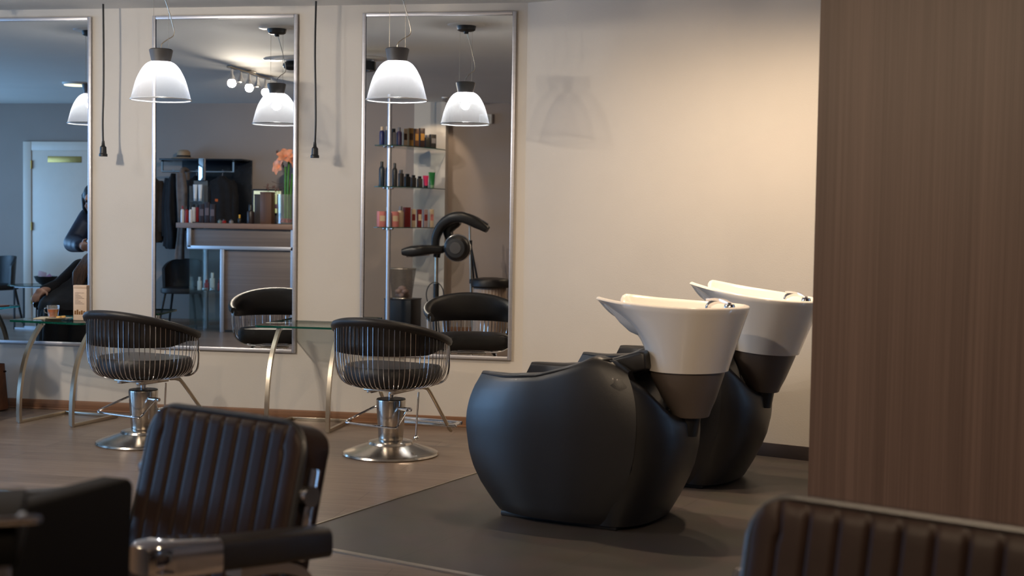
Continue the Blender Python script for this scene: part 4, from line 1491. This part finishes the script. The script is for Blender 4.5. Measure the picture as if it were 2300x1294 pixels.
def waiting_chair(label):
    t = thing('waiting_chair', label, 'chair', (0, 0, 0), 0, 'black waiting chairs along the back wall')
    b = MB()
    b.ring_faces([[Vector((0.235 * f * math.copysign(abs(math.cos(a)) ** .6, math.cos(a)), 0.225 * f * math.copysign(abs(math.sin(a)) ** .6, math.sin(a)), z)) for a in [2 * math.pi * k / 40 for k in range(40)]]
                  for f, z in ((.9, .40), (.99, .41), (1.0, .44), (.96, .462), (.7, .470), (.05, .472))])
    b.obj('seat', M['leather'], t)

    def bk(u, v):
        a = lerp(-80, 80, u)
        zz = lerp(0.44, 0.80 - 0.12 * abs(a / 80) ** 3, v)
        return Vector(((0.245 + .012 * v) * math.sin(R(a)), -(0.225 + .03 * v) * math.cos(R(a)) + 0.02, zz))
    b = MB()
    fr = b.grid(bk, 29, 12)
    inn = b.grid(lambda u, v: bk(u, v) * Vector((0.86, 0.86, 1.0)) if False else Vector((bk(u, v).x * .87, bk(u, v).y * .87, bk(u, v).z)), 29, 12)
    edge = lambda G: [G[i][0] for i in range(29)] + [G[-1][j] for j in range(1, 12)] + [G[i][-1] for i in range(27, -1, -1)] + [G[0][j] for j in range(10, 0, -1)]
    e1, e2 = edge(fr), edge(inn)
    for i in range(len(e1)):
        b.bm.faces.new((e1[i], e1[(i + 1) % len(e1)], e2[(i + 1) % len(e1)], e2[i]))
    b.obj('backrest', M['leather'], t, sharp=50)
    for sx in (-1, 1):
        for sy in (-1, 1):
            MB().tube([(sx * 0.16, sy * 0.15, 0.41), (sx * 0.225, sy * 0.21, 0.0)], [0.016, 0.012], 12).obj('leg', M['dark_plastic'], t)
    return t


wc0 = waiting_chair('black waiting chair with a rounded back behind the glass display end')
wc0.location = (-6.55, -6.52, 0)
wc0.rotation_euler = (0, 0, R(-8))
dup(wc0, (-8.78, -6.25, 0), R(20), 'black waiting chair beside the white door, cut by the left edge of the mirror')

t = thing('side_table', 'small glass side table with a bowl of cards before the white door', 'table', (-7.95, -5.70, 0))
g = MB().lathe([(0, 0.492), (0.29, 0.492), (0.29, 0.502), (0, 0.502)], 48)
tp = g.obj('glass_top', M['glass'], t)
MB().tube([(0.291 * math.cos(2 * math.pi * k / 48), 0.291 * math.sin(2 * math.pi * k / 48), 0.497) for k in range(48)], 0.0055, 8, closed=True).obj('glass_edge', M['glass_edge'], tp)
for sx, sy in ((-.2, -.1), (-.2, .1), (.2, -.1), (.2, .1)):
    MB().bar([(sx, sy, 0), (sx, sy, 0.49)], 0.016, 0.016, (1, 0, 0)).obj('leg', M['dark_plastic'], t)
b = MB()
for sy in (-.1, .1):
    b.box((0, sy, 0.012), (0.416, 0.016, 0.02)).box((0, sy, 0.478), (0.416, 0.016, 0.016))
b.obj('table_frame', M['alu'], t)
t = thing('card_bowl', 'dark round bowl on the glass side table before the white door', 'bowl', (-7.80, -5.66, 0.503))
MB().lathe([(0, 0), (0.05, 0), (0.055, 0.008), (0.10, 0.04), (0.13, 0.10), (0.126, 0.10), (0.096, 0.045), (0.05, 0.014), (0, 0.014)], 36).obj('bowl_wall', M['dark_plastic'], t)
for k, (x, y, z, a, c1, lab) in enumerate(((-0.045, 0.0, 0.095, 14, paint(200, 160, 160), 'pink card standing in the bowl on the side table'),
                                           (0.06, 0.02, 0.08, -35, paint(176, 120, 140), 'mauve card leaning in the bowl on the side table'),
                                           (-0.01, 0.05, 0.055, 5, paint(222, 224, 228), 'white card low in the bowl on the side table'))):
    o = MB().box((0, 0, 0), (0.10 if k == 0 else 0.07, 0.003, 0.12 if k == 0 else 0.085), bev=0.0005).obj('card', c1)
    o.location = (-7.80 + x, -5.66 + y, 0.503 + z)
    o.rotation_euler = (R(-12), R(a), R(8 * k))
    tag(o, lab, 'card', 'cards in the bowl')

# ================================================================== GLASS SHELVES AT THE COLUMN
t = thing('shelf_stand', 'floor-to-ceiling aluminium pole carrying three curved glass shelves', 'shelf', (-3.88, -5.85, 0))
MB().tube([(0, 0, 0), (0, 0, CEIL)], 0.024, 20).obj('pole', M['alu'], t)
ZS = (1.215, 1.655, 2.10)
outl = crv([(-0.16, 0.02), (-0.06, 0.05), (0.06, 0.03), (0.2, -0.12), (0.33, -0.42), (0.42, -0.86)], 5)
outl = [(p[0], p[1]) for p in [(v.x, v.y) for v in [Vector((a.x, a.y)) for a in [Vector((q[0], q[1])) for q in outl]]]]
poly = outl + [(0.05, -0.86), (-0.08, -0.45), (-0.18, -0.10)]
for z in ZS:
    g = MB().prism(poly, 'z', z - 0.008, z)
    sh = g.obj('glass_shelf', M['glass'], t, sharp=20)
    e = MB()
    e.bar([(x * 1.001, y, z - 0.004) for x, y in outl], 0.0084, 0.003, (0, 0, 1))
    e.obj('glass_edge', M['glass_edge'], sh)
    b = MB().lathe([(0, z - 0.03), (0.033, z - 0.03), (0.033, z - 0.009), (0, z - 0.009)], 20)
    b.ell((0.045, 0.02, z - 0.015), (0.018, 0.018, 0.018)).ell((-0.045, 0.02, z - 0.015), (0.018, 0.018, 0.018))
    b.obj('shelf_clamp', M['chrome'], t)


def shelf_pt(u, v):
    """a place on a shelf: u along it from the pole end to the column, v in depth"""
    return -3.88 + lerp(-0.12, 0.34, u) + 0.0 * v, -5.85 + lerp(-0.03, -0.72, u) - 0.06 * v


def row(z, items, group, where):
    n = len(items)
    for k, (r, h, c1, c2, sh, desc) in enumerate(items):
        u = (k + 0.4) / n
        x, y = shelf_pt(u, 0)
        bottle(desc + ' ' + where, x, y, z, r, h, c1, c2, 'bottle' if sh in ('round', 'square') else ('tube' if sh == 'tube' else 'product_box'), .2, sh, group, R(-40))


GRY, LIL, BRN, GOL, PNK, GRN, ROS = paint(112, 110, 114), paint(84, 66, 100), paint(84, 58, 42), paint(156, 116, 60), paint(206, 52, 104), paint(38, 112, 62), paint(204, 128, 124)
CRM, MAR, TEA_ = paint(214, 190, 160), paint(126, 44, 44), paint(32, 96, 98)
row(ZS[2], [(.028, .20, NAV, CRM, 'round', 'navy bottle with a pale cap, first'), (.030, .21, GRY, CRM, 'square', 'grey bottle with a pale cap, second'),
            (.028, .19, GRY, BLK, 'square', 'dark-capped grey bottle, third'), (.03, .21, LIL, GRY, 'round', 'violet bottle, fourth'),
            (.024, .20, CRM, BRN, 'box', 'cream carton, fifth'), (.028, .21, GOL, BRN, 'box', 'gold carton, sixth'), (.026, .21, BRN, GOL, 'box', 'brown and gold carton, seventh'),
            (.03, .22, paint(48, 34, 32), GOL, 'box', 'dark brown carton, eighth'), (.03, .15, paint(40, 40, 38), GRY, 'square', 'short black bottle, ninth'),
            (.034, .16, paint(46, 44, 42), GRY, 'box', 'squat black carton, tenth')], 'products on the top glass shelf', 'from the pole on the top glass shelf')
row(ZS[1], [(.032, .27, paint(38, 48, 58), BLK, 'round', 'tall slate bottle, first'), (.032, .27, paint(34, 36, 40), BLK, 'round', 'tall black bottle, second'),
            (.028, .26, paint(48, 46, 46), BLK, 'round', 'tall dark grey bottle, third'), (.028, .19, paint(72, 66, 62), GRY, 'square', 'brown-grey bottle, fourth'),
            (.032, .15, paint(40, 38, 38), BLK, 'square', 'short black bottle, fifth'), (.028, .14, paint(52, 48, 46), BLK, 'square', 'short charcoal bottle, sixth'),
            (.028, .13, paint(58, 54, 50), BLK, 'square', 'short grey bottle, seventh'), (.034, .14, PNK, BLK, 'tube', 'pink tube, eighth'),
            (.04, .18, GRN, paint(120, 150, 120), 'tube', 'green tube, ninth')], 'products on the middle glass shelf', 'from the pole on the middle glass shelf')
row(ZS[0], [(.042, .17, ROS, CRM, 'box', 'pink-framed carton, first'), (.034, .22, TEA_, CRM, 'round', 'teal-necked bottle, second'), (.042, .17, ROS, CRM, 'box', 'pink-framed carton, third'),
            (.036, .23, CRM, GRY, 'round', 'cream bottle with a grey pump, fourth'), (.036, .22, MAR, MAR, 'box', 'tall maroon carton, fifth'), (.026, .20, CRM, MAR, 'box', 'slim cream carton, sixth'),
            (.024, .20, MAR, CRM, 'box', 'slim maroon carton, seventh'), (.024, .20, paint(172, 150, 150), MAR, 'box', 'slim mauve carton, eighth'), (.024, .205, CRM, ROS, 'box', 'slim pink and cream carton, ninth')],
    'products on the lowest glass shelf', 'from the pole on the lowest glass shelf')

# black stand with a wire basket of towels, below the shelves
t = thing('black_pedestal', 'black box pedestal below the glass shelves', 'pedestal', (-3.83, -6.3, 0), R(8))
MB().box((0, 0, 0.205), (0.32, 0.30, 0.41), bev=0.006).obj('pedestal_body', M['dark_plastic'], t)
MB().box((0, 0, 0.414), (0.33, 0.31, 0.012), bev=0.004).obj('pedestal_top', M['leather'], t)
t = thing('wire_basket_bin', 'tall grey mesh basket standing on the black pedestal', 'basket', (-3.84, -6.3, 0.42), R(8))


def mesh_wall():
    def b(nt):
        tr = nt.nodes.new('ShaderNodeBsdfTransparent')
        d = nt.nodes.new('ShaderNodeBsdfDiffuse')
        d.inputs['Color'].default_value = srgb(96, 88, 80)
        ck = nt.nodes.new('ShaderNodeTexChecker')
        ck.inputs['Scale'].default_value = 140
        tc = nt.nodes.new('ShaderNodeTexCoord')
        nt.links.new(tc.outputs['Object'], ck.inputs['Vector'])
        mx = nt.nodes.new('ShaderNodeMixShader')
        nt.links.new(ck.outputs['Fac'], mx.inputs[0])
        nt.links.new(tr.outputs[0], mx.inputs[1])
        nt.links.new(d.outputs[0], mx.inputs[2])
        return mx.outputs[0]
    return mix_shader('wire_mesh', b)


b = MB()
b.grid(lambda u, v: Vector((lerp(.095, .135, v) * math.copysign(abs(math.cos(2 * math.pi * u)) ** .5, math.cos(2 * math.pi * u)), lerp(.095, .135, v) * math.copysign(abs(math.sin(2 * math.pi * u)) ** .5, math.sin(2 * math.pi * u)), 0.002 + 0.33 * v)), 48, 6, cu=True)
b.obj('mesh_wall', mesh_wall(), t, fix=False)
b = MB()
for h, r in ((0.003, .095), (0.333, .135)):
    b.tube([(r * math.copysign(abs(math.cos(a)) ** .5, math.cos(a)), r * math.copysign(abs(math.sin(a)) ** .5, math.sin(a)), h) for a in [2 * math.pi * k / 48 for k in range(48)]], 0.004, 6, closed=True)
b.obj('basket_rim', M['satin'], t)
rnd = random.Random(3)
for k in range(6):
    o = MB().ell((0, 0, 0), (0.05, 0.035, 0.028), u=16, v=10).obj('rolled_towel', paint(224, 190, 178, .9))
    o.location = (-3.84 + (-.045, .04, 0, -.04, .045, 0.0)[k], -6.3 + (-.03, -.03, .05, .02, .03, 0)[k], 0.452 + (0, 0, 0, .045, .045, .08)[k])
    o.rotation_euler = (0, 0, rnd.uniform(0, 3))
    tag(o, 'pale pink rolled towel inside the mesh basket on the black pedestal', 'towel', 'rolled towels in the mesh basket')

# ================================================================== HAIR PROCESSOR ON ITS STAND
t = thing('hair_processor', 'black hair processor with curved heater arms on a wheeled stand', 'hair dryer', (-3.32, -5.75, 0))
MB().tube([(0, 0, 0.08), (0, 0, 0.62)], 0.03, 20).obj('stand_column', M['dark_plastic'], t)
MB().tube([(0, 0, 0.60), (0.0, 0, 0.90)], 0.019, 16).obj('stand_tube', M['satin'], t)
for k in range(5):
    a = 2 * math.pi * k / 5
    b = MB().bar([(0, 0, 0.09), (0.27 * math.cos(a), 0.27 * math.sin(a), 0.065)], 0.035, 0.03, (-math.sin(a), math.cos(a), 0))
    b.ell((0.27 * math.cos(a), 0.27 * math.sin(a), 0.028), (0.026, 0.026, 0.026), u=12, v=8)
    b.obj('foot', M['dark_plastic'], t)
# hub drum
q = Matrix.Rotation(R(90), 3, 'X')
b = MB()
rings = []
for rr, yy in ((0.02, 0.14), (0.10, 0.135), (0.128, 0.11), (0.135, 0.05), (0.14, -0.02), (0.12, -0.07), (0.02, -0.08)):
    rings.append([Vector((0.235 + rr * math.cos(a), yy, 1.005 + rr * math.sin(a))) for a in [2 * math.pi * k / 40 for k in range(40)]])
b.ring_faces(rings)
hub = b.obj('fan_drum', M['leather_soft'], t, sharp=30)
b = MB()
b.ring_faces([[Vector((0.235 + rr * math.cos(a), yy, 1.005 + rr * math.sin(a))) for a in [2 * math.pi * k / 32 for k in range(32)]] for rr, yy in ((0.065, 0.136), (0.06, 0.144), (0.01, 0.145))])
b.obj('drum_cap', M['grey_plastic'], hub)
MB().tube([(0.235 + 0.142 * math.cos(a), 0.035, 1.005 + 0.142 * math.sin(a)) for a in [2 * math.pi * k / 48 for k in range(48)]], 0.007, 8, closed=True).obj('drum_ring', M['chrome'], hub)
MB().tube(crv([(0.0, 0.0, 0.90), (0.01, 0.0, 0.95), (0.05, 0.02, 0.985), (0.16, 0.03, 1.0)], 6), 0.038, 14).obj('neck_joint', M['dark_plastic'], t)
# heater arms: padded curved paddles
arcs = (('heater_arm', [(-0.01, 0.02, 1.00), (0.0, 0.03, 1.12), (0.06, 0.04, 1.24), (0.16, 0.05, 1.315), (0.27, 0.06, 1.335), (0.38, 0.06, 1.305), (0.48, 0.05, 1.255), (0.56, 0.04, 1.205)], (0.05, 0.09, 0.07)),
        ('heater_arm', [(0.08, 0.05, 0.985), (-0.03, 0.07, 0.985), (-0.13, 0.10, 0.975), (-0.22, 0.12, 0.965), (-0.33, 0.13, 0.955)], (0.05, 0.12, 0.09)),
        ('heater_arm', [(0.14, -0.06, 1.08), (0.10, -0.10, 1.18), (0.14, -0.12, 1.25), (0.22, -0.12, 1.29)], (0.05, 0.08, 0.05)))
for nm, pts, (w0, w1, w2) in arcs:
    P = crv(pts, 6)
    m = len(P)
    b = MB()
    rings = []
    for i, p in enumerate(P):
        f = i / (m - 1)
        tg_ = (P[min(i + 1, m - 1)] - P[max(i - 1, 0)]).normalized()
        sd = Vector((0, 1, 0))
        oo = tg_.cross(sd).normalized()
        w = lerp(w0, w1, min(1, f * 2.2)) if f < .6 else lerp(w1, w2, (f - .6) / .4)
        hh = lerp(0.038, 0.058, min(1, f * 2)) * (1 if f < .8 else lerp(1, .6, (f - .8) / .2))
        rings.append([p + sd * w * math.copysign(abs(math.cos(a)) ** .6, math.cos(a)) + oo * hh * math.copysign(abs(math.sin(a)) ** .6, math.sin(a)) for a in [2 * math.pi * k / 24 for k in range(24)]])
    b.ring_faces(rings)
    am = b.obj(nm, M['dark_plastic'], t, sharp=50)
    b = MB()
    PP = [p - (P[min(i + 1, m - 1)] - P[max(i - 1, 0)]).normalized().cross(Vector((0, 1, 0))).normalized() * -0.052 for i, p in enumerate(P)][m // 3:-2]
    b.tube(PP, 0.008, 8)
    b.obj('heater_tube', M['chrome'], am)
MB().tube([(-0.005 + 0.095 * math.cos(a), 0.03, 0.50 + 0.135 * math.sin(a)) for a in [2 * math.pi * k / 40 for k in range(40)]], 0.006, 8, closed=True).obj('coiled_cable', M['dark_plastic'], t)

# tripod behind it
t = thing('tripod', 'silver and black tripod standing behind the black hair processor', 'tripod', (-3.02, -6.35, 0))
MB().tube([(-0.02, 0, 0.02), (-0.05, 0.0, 0.70)], 0.013, 12).obj('leg', M['satin'], t)
MB().tube([(-0.05, 0, 0.70), (-0.07, 0.0, 1.25)], 0.011, 12).obj('mast', M['satin'], t)
MB().tube([(0.16, 0.02, 0.02), (-0.06, 0.0, 1.05)], 0.012, 12).obj('leg', M['dark_plastic'], t)
MB().tube([(0.0, -0.25, 0.02), (-0.06, 0.0, 1.05)], 0.012, 12).obj('leg', M['dark_plastic'], t)
b = MB().lathe([(0, 0.60), (0.02, 0.60), (0.02, 0.65), (0, 0.65)], 16, (-0.046, 0, 0))
b.lathe([(0, 1.02), (0.024, 1.02), (0.024, 1.08), (0, 1.08)], 16, (-0.063, 0, 0))
b.obj('clamp', M['dark_plastic'], t)

# ribbed pouf
t = thing('ribbed_pouf', 'round black-topped pouf with a pale ribbed side, right of the tripod', 'stool', (-2.80, -6.1, 0))
MB().lathe([(0, 0.575), (0.20, 0.575), (0.212, 0.59), (0.212, 0.645), (0.195, 0.668), (0.10, 0.682), (0, 0.685)], 48).obj('seat_pad', M['leather'], t)
MB().lathe([(0, 0.03), (0.165, 0.03), (0.175, 0.05), (0.175, 0.555), (0.168, 0.575), (0, 0.575)], 120, fn=lambda a, k: 1 + 0.02 * math.sin(a * 30)).obj('ribbed_side', paint(176, 156, 140, .6), t, sharp=80)
MB().lathe([(0, 0), (0.18, 0), (0.18, 0.03), (0, 0.03)], 48).obj('plinth', M['dark_plastic'], t)

# ================================================================== THE TWO PEOPLE (seen in the left mirror)


def capsule(b, p, q, r0, r1, n=14):
    p, q = Vector(p), Vector(q)
    b.tube([p.lerp(q, k / 4) for k in range(5)], [lerp(r0, r1, k / 4) for k in range(5)], n)
    b.ell(p, (r0,) * 3, u=n, v=8)
    b.ell(q, (r1,) * 3, u=n, v=8)


def chain(b, pts, rad, n=14):
    for (p, q), (r0, r1) in zip(zip(pts, pts[1:]), zip(rad, rad[1:])):
        capsule(b, p, q, r0, r1, n)


def fuse(o, voxel, it=4):
    m = o.modifiers.new('remesh', 'REMESH')
    m.mode = 'VOXEL'
    m.voxel_size = voxel
    m.use_smooth_shade = True
    s = o.modifiers.new('smooth', 'SMOOTH')
    s.iterations = it
    s.factor = 0.5
    return o


def hand(b, wrist, d, side_dir, up_dir, curl=0.5):
    """palm and five fingers; d points along the fingers, side_dir to the thumb"""
    w, d, s, n = Vector(wrist), Vector(d).normalized(), Vector(side_dir).normalized(), Vector(up_dir).normalized()
    b.ell(w + d * 0.045, (0.036, 0.036, 0.036))
    for k, (off, L) in enumerate(((0.028, 0.070), (0.010, 0.080), (-0.009, 0.074), (-0.027, 0.058))):
        base = w + d * 0.075 + s * off
        capsule(b, w + d * 0.02 + s * off * .6, base, 0.013, 0.0115, 10)
        p1 = base + (d * math.cos(curl * .5) - n * math.sin(curl * .5)) * L * .45
        p2 = p1 + (d * math.cos(curl * 1.3) - n * math.sin(curl * 1.3)) * L * .32
        p3 = p2 + (d * math.cos(curl * 2.0) - n * math.sin(curl * 2.0)) * L * .23
        chain(b, [base, p1, p2, p3], [0.0095, 0.009, 0.0085, 0.0075], 10)
    t0 = w + d * 0.025 + s * 0.022
    t1 = t0 + (d * .6 + s * .8 - n * .2).normalized() * 0.040
    chain(b, [t0, t1, t1 + (d * .9 + s * .3 - n * .3).normalized() * 0.030], [0.013, 0.0105, 0.009], 10)


def head(b, c, face, tilt=0.0):
    """skull, jaw, nose, ears around the centre c, looking along face"""
    f = Vector(face).normalized()
    z = Vector((0, 0, 1))
    s = f.cross(z).normalized()
    z = s.cross(f)
    q = Matrix((s, f, z)).transposed()
    c = Vector(c)
    P = lambda x, y, h: c + s * x + f * y + z * h
    b.ell(P(0, -0.01, 0.03), (0.075, 0.093, 0.085), q)
    b.ell(P(0, 0.03, -0.035), (0.058, 0.062, 0.075), q)
    b.ell(P(0, 0.062, -0.088), (0.026, 0.024, 0.022), q)
    capsule(b, P(0, 0.088, 0.015), P(0, 0.104, -0.022), 0.008, 0.013, 10)
    for x in (-1, 1):
        b.ell(P(x * 0.030, 0.078, 0.030), (0.020, 0.014, 0.010), q)
        b.ell(P(x * 0.076, -0.005, -0.005), (0.010, 0.020, 0.032), q)
        b.ell(P(x * 0.036, 0.062, -0.03), (0.022, 0.022, 0.022), q)
    return P, q


def face_parts(P, q, parent):
    for x in (-1, 1):
        MB().ell(P(x * 0.030, 0.083, 0.013), (0.0125, 0.0105, 0.009), q, u=14, v=10).obj('eye', paint(60, 44, 38, .2), parent)
    MB().ell(P(0, 0.090, -0.050), (0.023, 0.009, 0.0075), q, u=14, v=8).obj('mouth', paint(168, 96, 92, .4), parent)


# --- the one standing, in the blue jacket
pa = thing('person', 'person in a dark blue padded jacket standing behind the seated client', 'person', (0.02, 0, 0), 0)
b = MB()
chain(b, [(-5.03, -1.84, 0.94), (-5.03, -1.80, 1.08), (-5.04, -1.74, 1.24)], [0.135, 0.12, 0.13])
capsule(b, (-5.20, -1.72, 1.29), (-4.88, -1.72, 1.29), 0.06, 0.06)
chain(b, [(-5.04, -1.71, 1.30), (-5.085, -1.66, 1.37)], [0.058, 0.052])
Pa, qa = head(b, (-5.115, -1.60, 1.415), (0.12, 0.95, -0.30))
chain(b, [(-5.22, -1.72, 1.28), (-5.27, -1.58, 1.08), (-5.09, -1.36, 1.06)], [0.055, 0.043, 0.031])
chain(b, [(-4.86, -1.72, 1.28), (-4.80, -1.60, 1.07), (-4.84, -1.38, 1.10)], [0.055, 0.043, 0.031])
hand(b, (-5.085, -1.355, 1.06), (0.75, 0.62, -0.1), (-0.2, 0.3, 1.0), (-0.62, 0.75, 0.1), 0.5)
hand(b, (-4.84, -1.375, 1.10), (0.1, 0.95, 0.1), (-1, 0.1, 0.3), (0.1, -0.2, 1.0), 0.6)
for s in (-1, 1):
    x = -5.03 + s * 0.095
    chain(b, [(x, -1.84, 0.90), (x + s * .01, -1.83, 0.50), (x + s * .015, -1.87, 0.09)], [0.088, 0.058, 0.042])
    chain(b, [(x + s * .015, -1.87, 0.05), (x + s * .03, -1.72, 0.04)], [0.042, 0.036])
fuse(b.obj('body', M['skin'], pa, fix=False), 0.008)
face_parts(Pa, qa, pa)
b = MB()
chain(b, [(-5.03, -1.84, 0.90), (-5.03, -1.81, 1.06), (-5.04, -1.74, 1.22)], [0.185, 0.168, 0.165])
capsule(b, (-5.20, -1.72, 1.275), (-4.88, -1.72, 1.275), 0.085, 0.085)
for z in (0.93, 1.03, 1.13):
    b.ell((-5.03, -1.80 + (z - 1.0) * .25, z), (0.205, 0.175, 0.055))
for sgn, pts in ((-1, [(-5.22, -1.72, 1.27), (-5.28, -1.57, 1.075), (-5.115, -1.39, 1.06)]), (1, [(-4.86, -1.72, 1.27), (-4.79, -1.60, 1.065), (-4.835, -1.42, 1.095)])):
    chain(b, pts, [0.088, 0.074, 0.052])
    for k in range(6):
        f = k / 5
        p = Vector(pts[0]).lerp(Vector(pts[1]), f * 2) if f < .5 else Vector(pts[1]).lerp(Vector(pts[2]), f * 2 - 1)
        r = lerp(0.092, 0.06, f)
        b.ell(p, (r, r, r * .8), u=14, v=8)
chain(b, [(-5.13, -1.70, 1.34), (-5.05, -1.77, 1.36), (-4.95, -1.70, 1.34)], [0.05, 0.062, 0.05])
fuse(b.obj('padded_jacket', M['blue_cloth'], pa, fix=False), 0.011, 3)
b = MB()
for s in (-1, 1):
    x = -5.03 + s * 0.095
    chain(b, [(x, -1.84, 0.92), (x + s * .01, -1.83, 0.50), (x + s * .015, -1.87, 0.11)], [0.115, 0.078, 0.068])
fuse(b.obj('trousers', M['black_cloth'], pa, fix=False), 0.012, 3)
for s in (-1, 1):
    x = -5.03 + s * 0.095
    b = MB()
    chain(b, [(x + s * .015, -1.885, 0.055), (x + s * .03, -1.70, 0.045)], [0.053, 0.044])
    fuse(b.obj('shoe', M['leather'], pa, fix=False), 0.01, 3)
b = MB()
b.ell(Pa(0, -0.022, 0.042), (0.087, 0.098, 0.090), qa)
b.ell(Pa(0, -0.065, -0.03), (0.082, 0.055, 0.10), qa)
for x in (-1, 1):
    chain(b, [Pa(x * 0.072, -0.01, 0.03), Pa(x * 0.082, -0.03, -0.07), Pa(x * 0.075, -0.05, -0.14)], [0.032, 0.034, 0.02])
fuse(b.obj('hair', M['hair_dark'], pa, fix=False), 0.009, 3)

# --- the client in the wire chair
pb = thing('person', 'client with long brown hair seated in a salon chair, covered by a black cape', 'person', (0, 0, 0), 0)
b = MB()
chain(b, [(-4.93, -1.12, 0.605), (-4.87, -1.15, 0.76), (-4.80, -1.15, 0.88)], [0.115, 0.105, 0.12])
capsule(b, (-4.94, -1.13, 0.91), (-4.63, -1.13, 0.95), 0.055, 0.055)
chain(b, [(-4.775, -1.13, 0.95), (-4.745, -1.12, 1.05)], [0.052, 0.047])
Pb, qb = head(b, (-4.72, -1.09, 1.125), (0.05, 0.95, -0.22))
chain(b, [(-4.96, -1.13, 0.90), (-5.07, -1.04, 0.765), (-5.115, -0.86, 0.735)], [0.05, 0.040, 0.029])
chain(b, [(-4.61, -1.13, 0.94), (-4.60, -1.02, 0.76), (-4.70, -0.86, 0.72)], [0.05, 0.040, 0.029])
hand(b, (-5.116, -0.855, 0.735), (0.05, 0.95, -0.25), (1, -0.2, 0.2), (0.0, 0.2, 1.0), 0.55)
hand(b, (-4.72, -0.855, 0.72), (-0.25, 0.95, -0.2), (-1, -0.2, 0.2), (0.0, 0.2, 1.0), 0.55)
for s in (-1, 1):
    x = -4.915 + s * 0.09
    chain(b, [(x, -1.10, 0.585), (x + s * .02 + .05, -0.72, 0.575), (x + s * .03 + .06, -0.635, 0.25)], [0.085, 0.058, 0.040])
    chain(b, [(x + s * .03 + .06, -0.645, 0.215), (x + s * .03 + .07, -0.52, 0.195)], [0.040, 0.032])
fuse(b.obj('body', M['skin'], pb, fix=False), 0.008)
face_parts(Pb, qb, pb)
b = MB()
for s in (-1, 1):
    x = -4.915 + s * 0.09
    chain(b, [(x, -1.10, 0.588), (x + s * .02 + .05, -0.72, 0.578), (x + s * .03 + .06, -0.635, 0.27)], [0.10, 0.075, 0.062])
fuse(b.obj('trousers', M['black_cloth'], pb, fix=False), 0.012, 3)
for s in (-1, 1):
    x = -4.915 + s * 0.09
    b = MB()
    chain(b, [(x + s * .03 + .06, -0.655, 0.215), (x + s * .03 + .07, -0.50, 0.200)], [0.050, 0.040])
    fuse(b.obj('shoe', M['leather'], pb, fix=False), 0.01, 3)
# cape: gathered at the neck, over shoulders and lap, hanging in front of the knees
rows = ((0.045, 0.04, -1.12, -4.755, 1.035), (0.075, 0.075, -1.125, -4.765, 0.99), (0.16, 0.10, -1.13, -4.785, 0.955), (0.20, 0.115, -1.125, -4.80, 0.90), (0.20, 0.13, -1.11, -4.84, 0.82),
        (0.225, 0.15, -1.08, -4.905, 0.76), (0.225, 0.24, -0.99, -4.905, 0.705), (0.225, 0.29, -0.93, -4.90, 0.67), (0.225, 0.315, -0.905, -4.895, 0.62))
b = MB()


def cape(u, v):
    a = 2 * math.pi * u
    k = v * (len(rows) - 1)
    i = min(int(k), len(rows) - 2)
    rx, ry, yc, xc, z = [lerp(p, q_, k - i) for p, q_ in zip(rows[i], rows[i + 1])]
    rip = 1 + 0.035 * v * math.sin(11 * a + 3 * v)
    return Vector((xc + rx * math.cos(a) * rip, yc + ry * math.sin(a) * rip, z))


b.grid(cape, 72, 30, cu=True)
b.grid(lambda u, v: Vector((lerp(-5.10, -4.69, u), -0.93 + 0.315 * math.sqrt(max(0, 1 - (2 * u - 1) ** 2 * .8)) + 0.012 * math.sin(u * 22) + 0.04 * v, lerp(0.63, 0.33, v))), 40, 10)
b.obj('salon_cape', M['black_cloth'], pb, sharp=80)
b = MB()
for sgn, pts in ((-1, [(-4.96, -1.13, 0.895), (-5.075, -1.04, 0.765), (-5.12, -0.90, 0.737)]), (1, [(-4.61, -1.13, 0.935), (-4.595, -1.02, 0.76), (-4.69, -0.90, 0.722)])):
    chain(b, pts, [0.075, 0.062, 0.045])
fuse(b.obj('sleeves', M['black_cloth'], pb, fix=False), 0.011, 3)
b = MB()
b.ell(Pb(0, -0.02, 0.042), (0.085, 0.098, 0.088), qb)
b.ell(Pb(0, -0.06, -0.03), (0.082, 0.058, 0.10), qb)
for k in range(7):
    x0 = -0.085 + 0.012 * k
    chain(b, [Pb(-0.078 + .004 * k, -0.02 - .008 * k, 0.02), Pb(-0.088, -0.02, -0.08), Vector((-4.87 + .012 * k, -1.04 + .006 * k, 0.98)), Vector((-4.925 + .014 * k, -0.98, 0.87)), Vector((-4.925 + .012 * k, -0.95, 0.775))],
          [0.026, 0.026, 0.022, 0.02, 0.008], 10)
chain(b, [Pb(0.076, -0.02, 0.02), Pb(0.085, -0.02, -0.08), Vector((-4.63, -1.06, 0.98)), Vector((-4.63, -1.0, 0.86))], [0.03, 0.03, 0.028, 0.01])
fuse(b.obj('hair', M['hair_brown'], pb, fix=False), 0.009, 3)
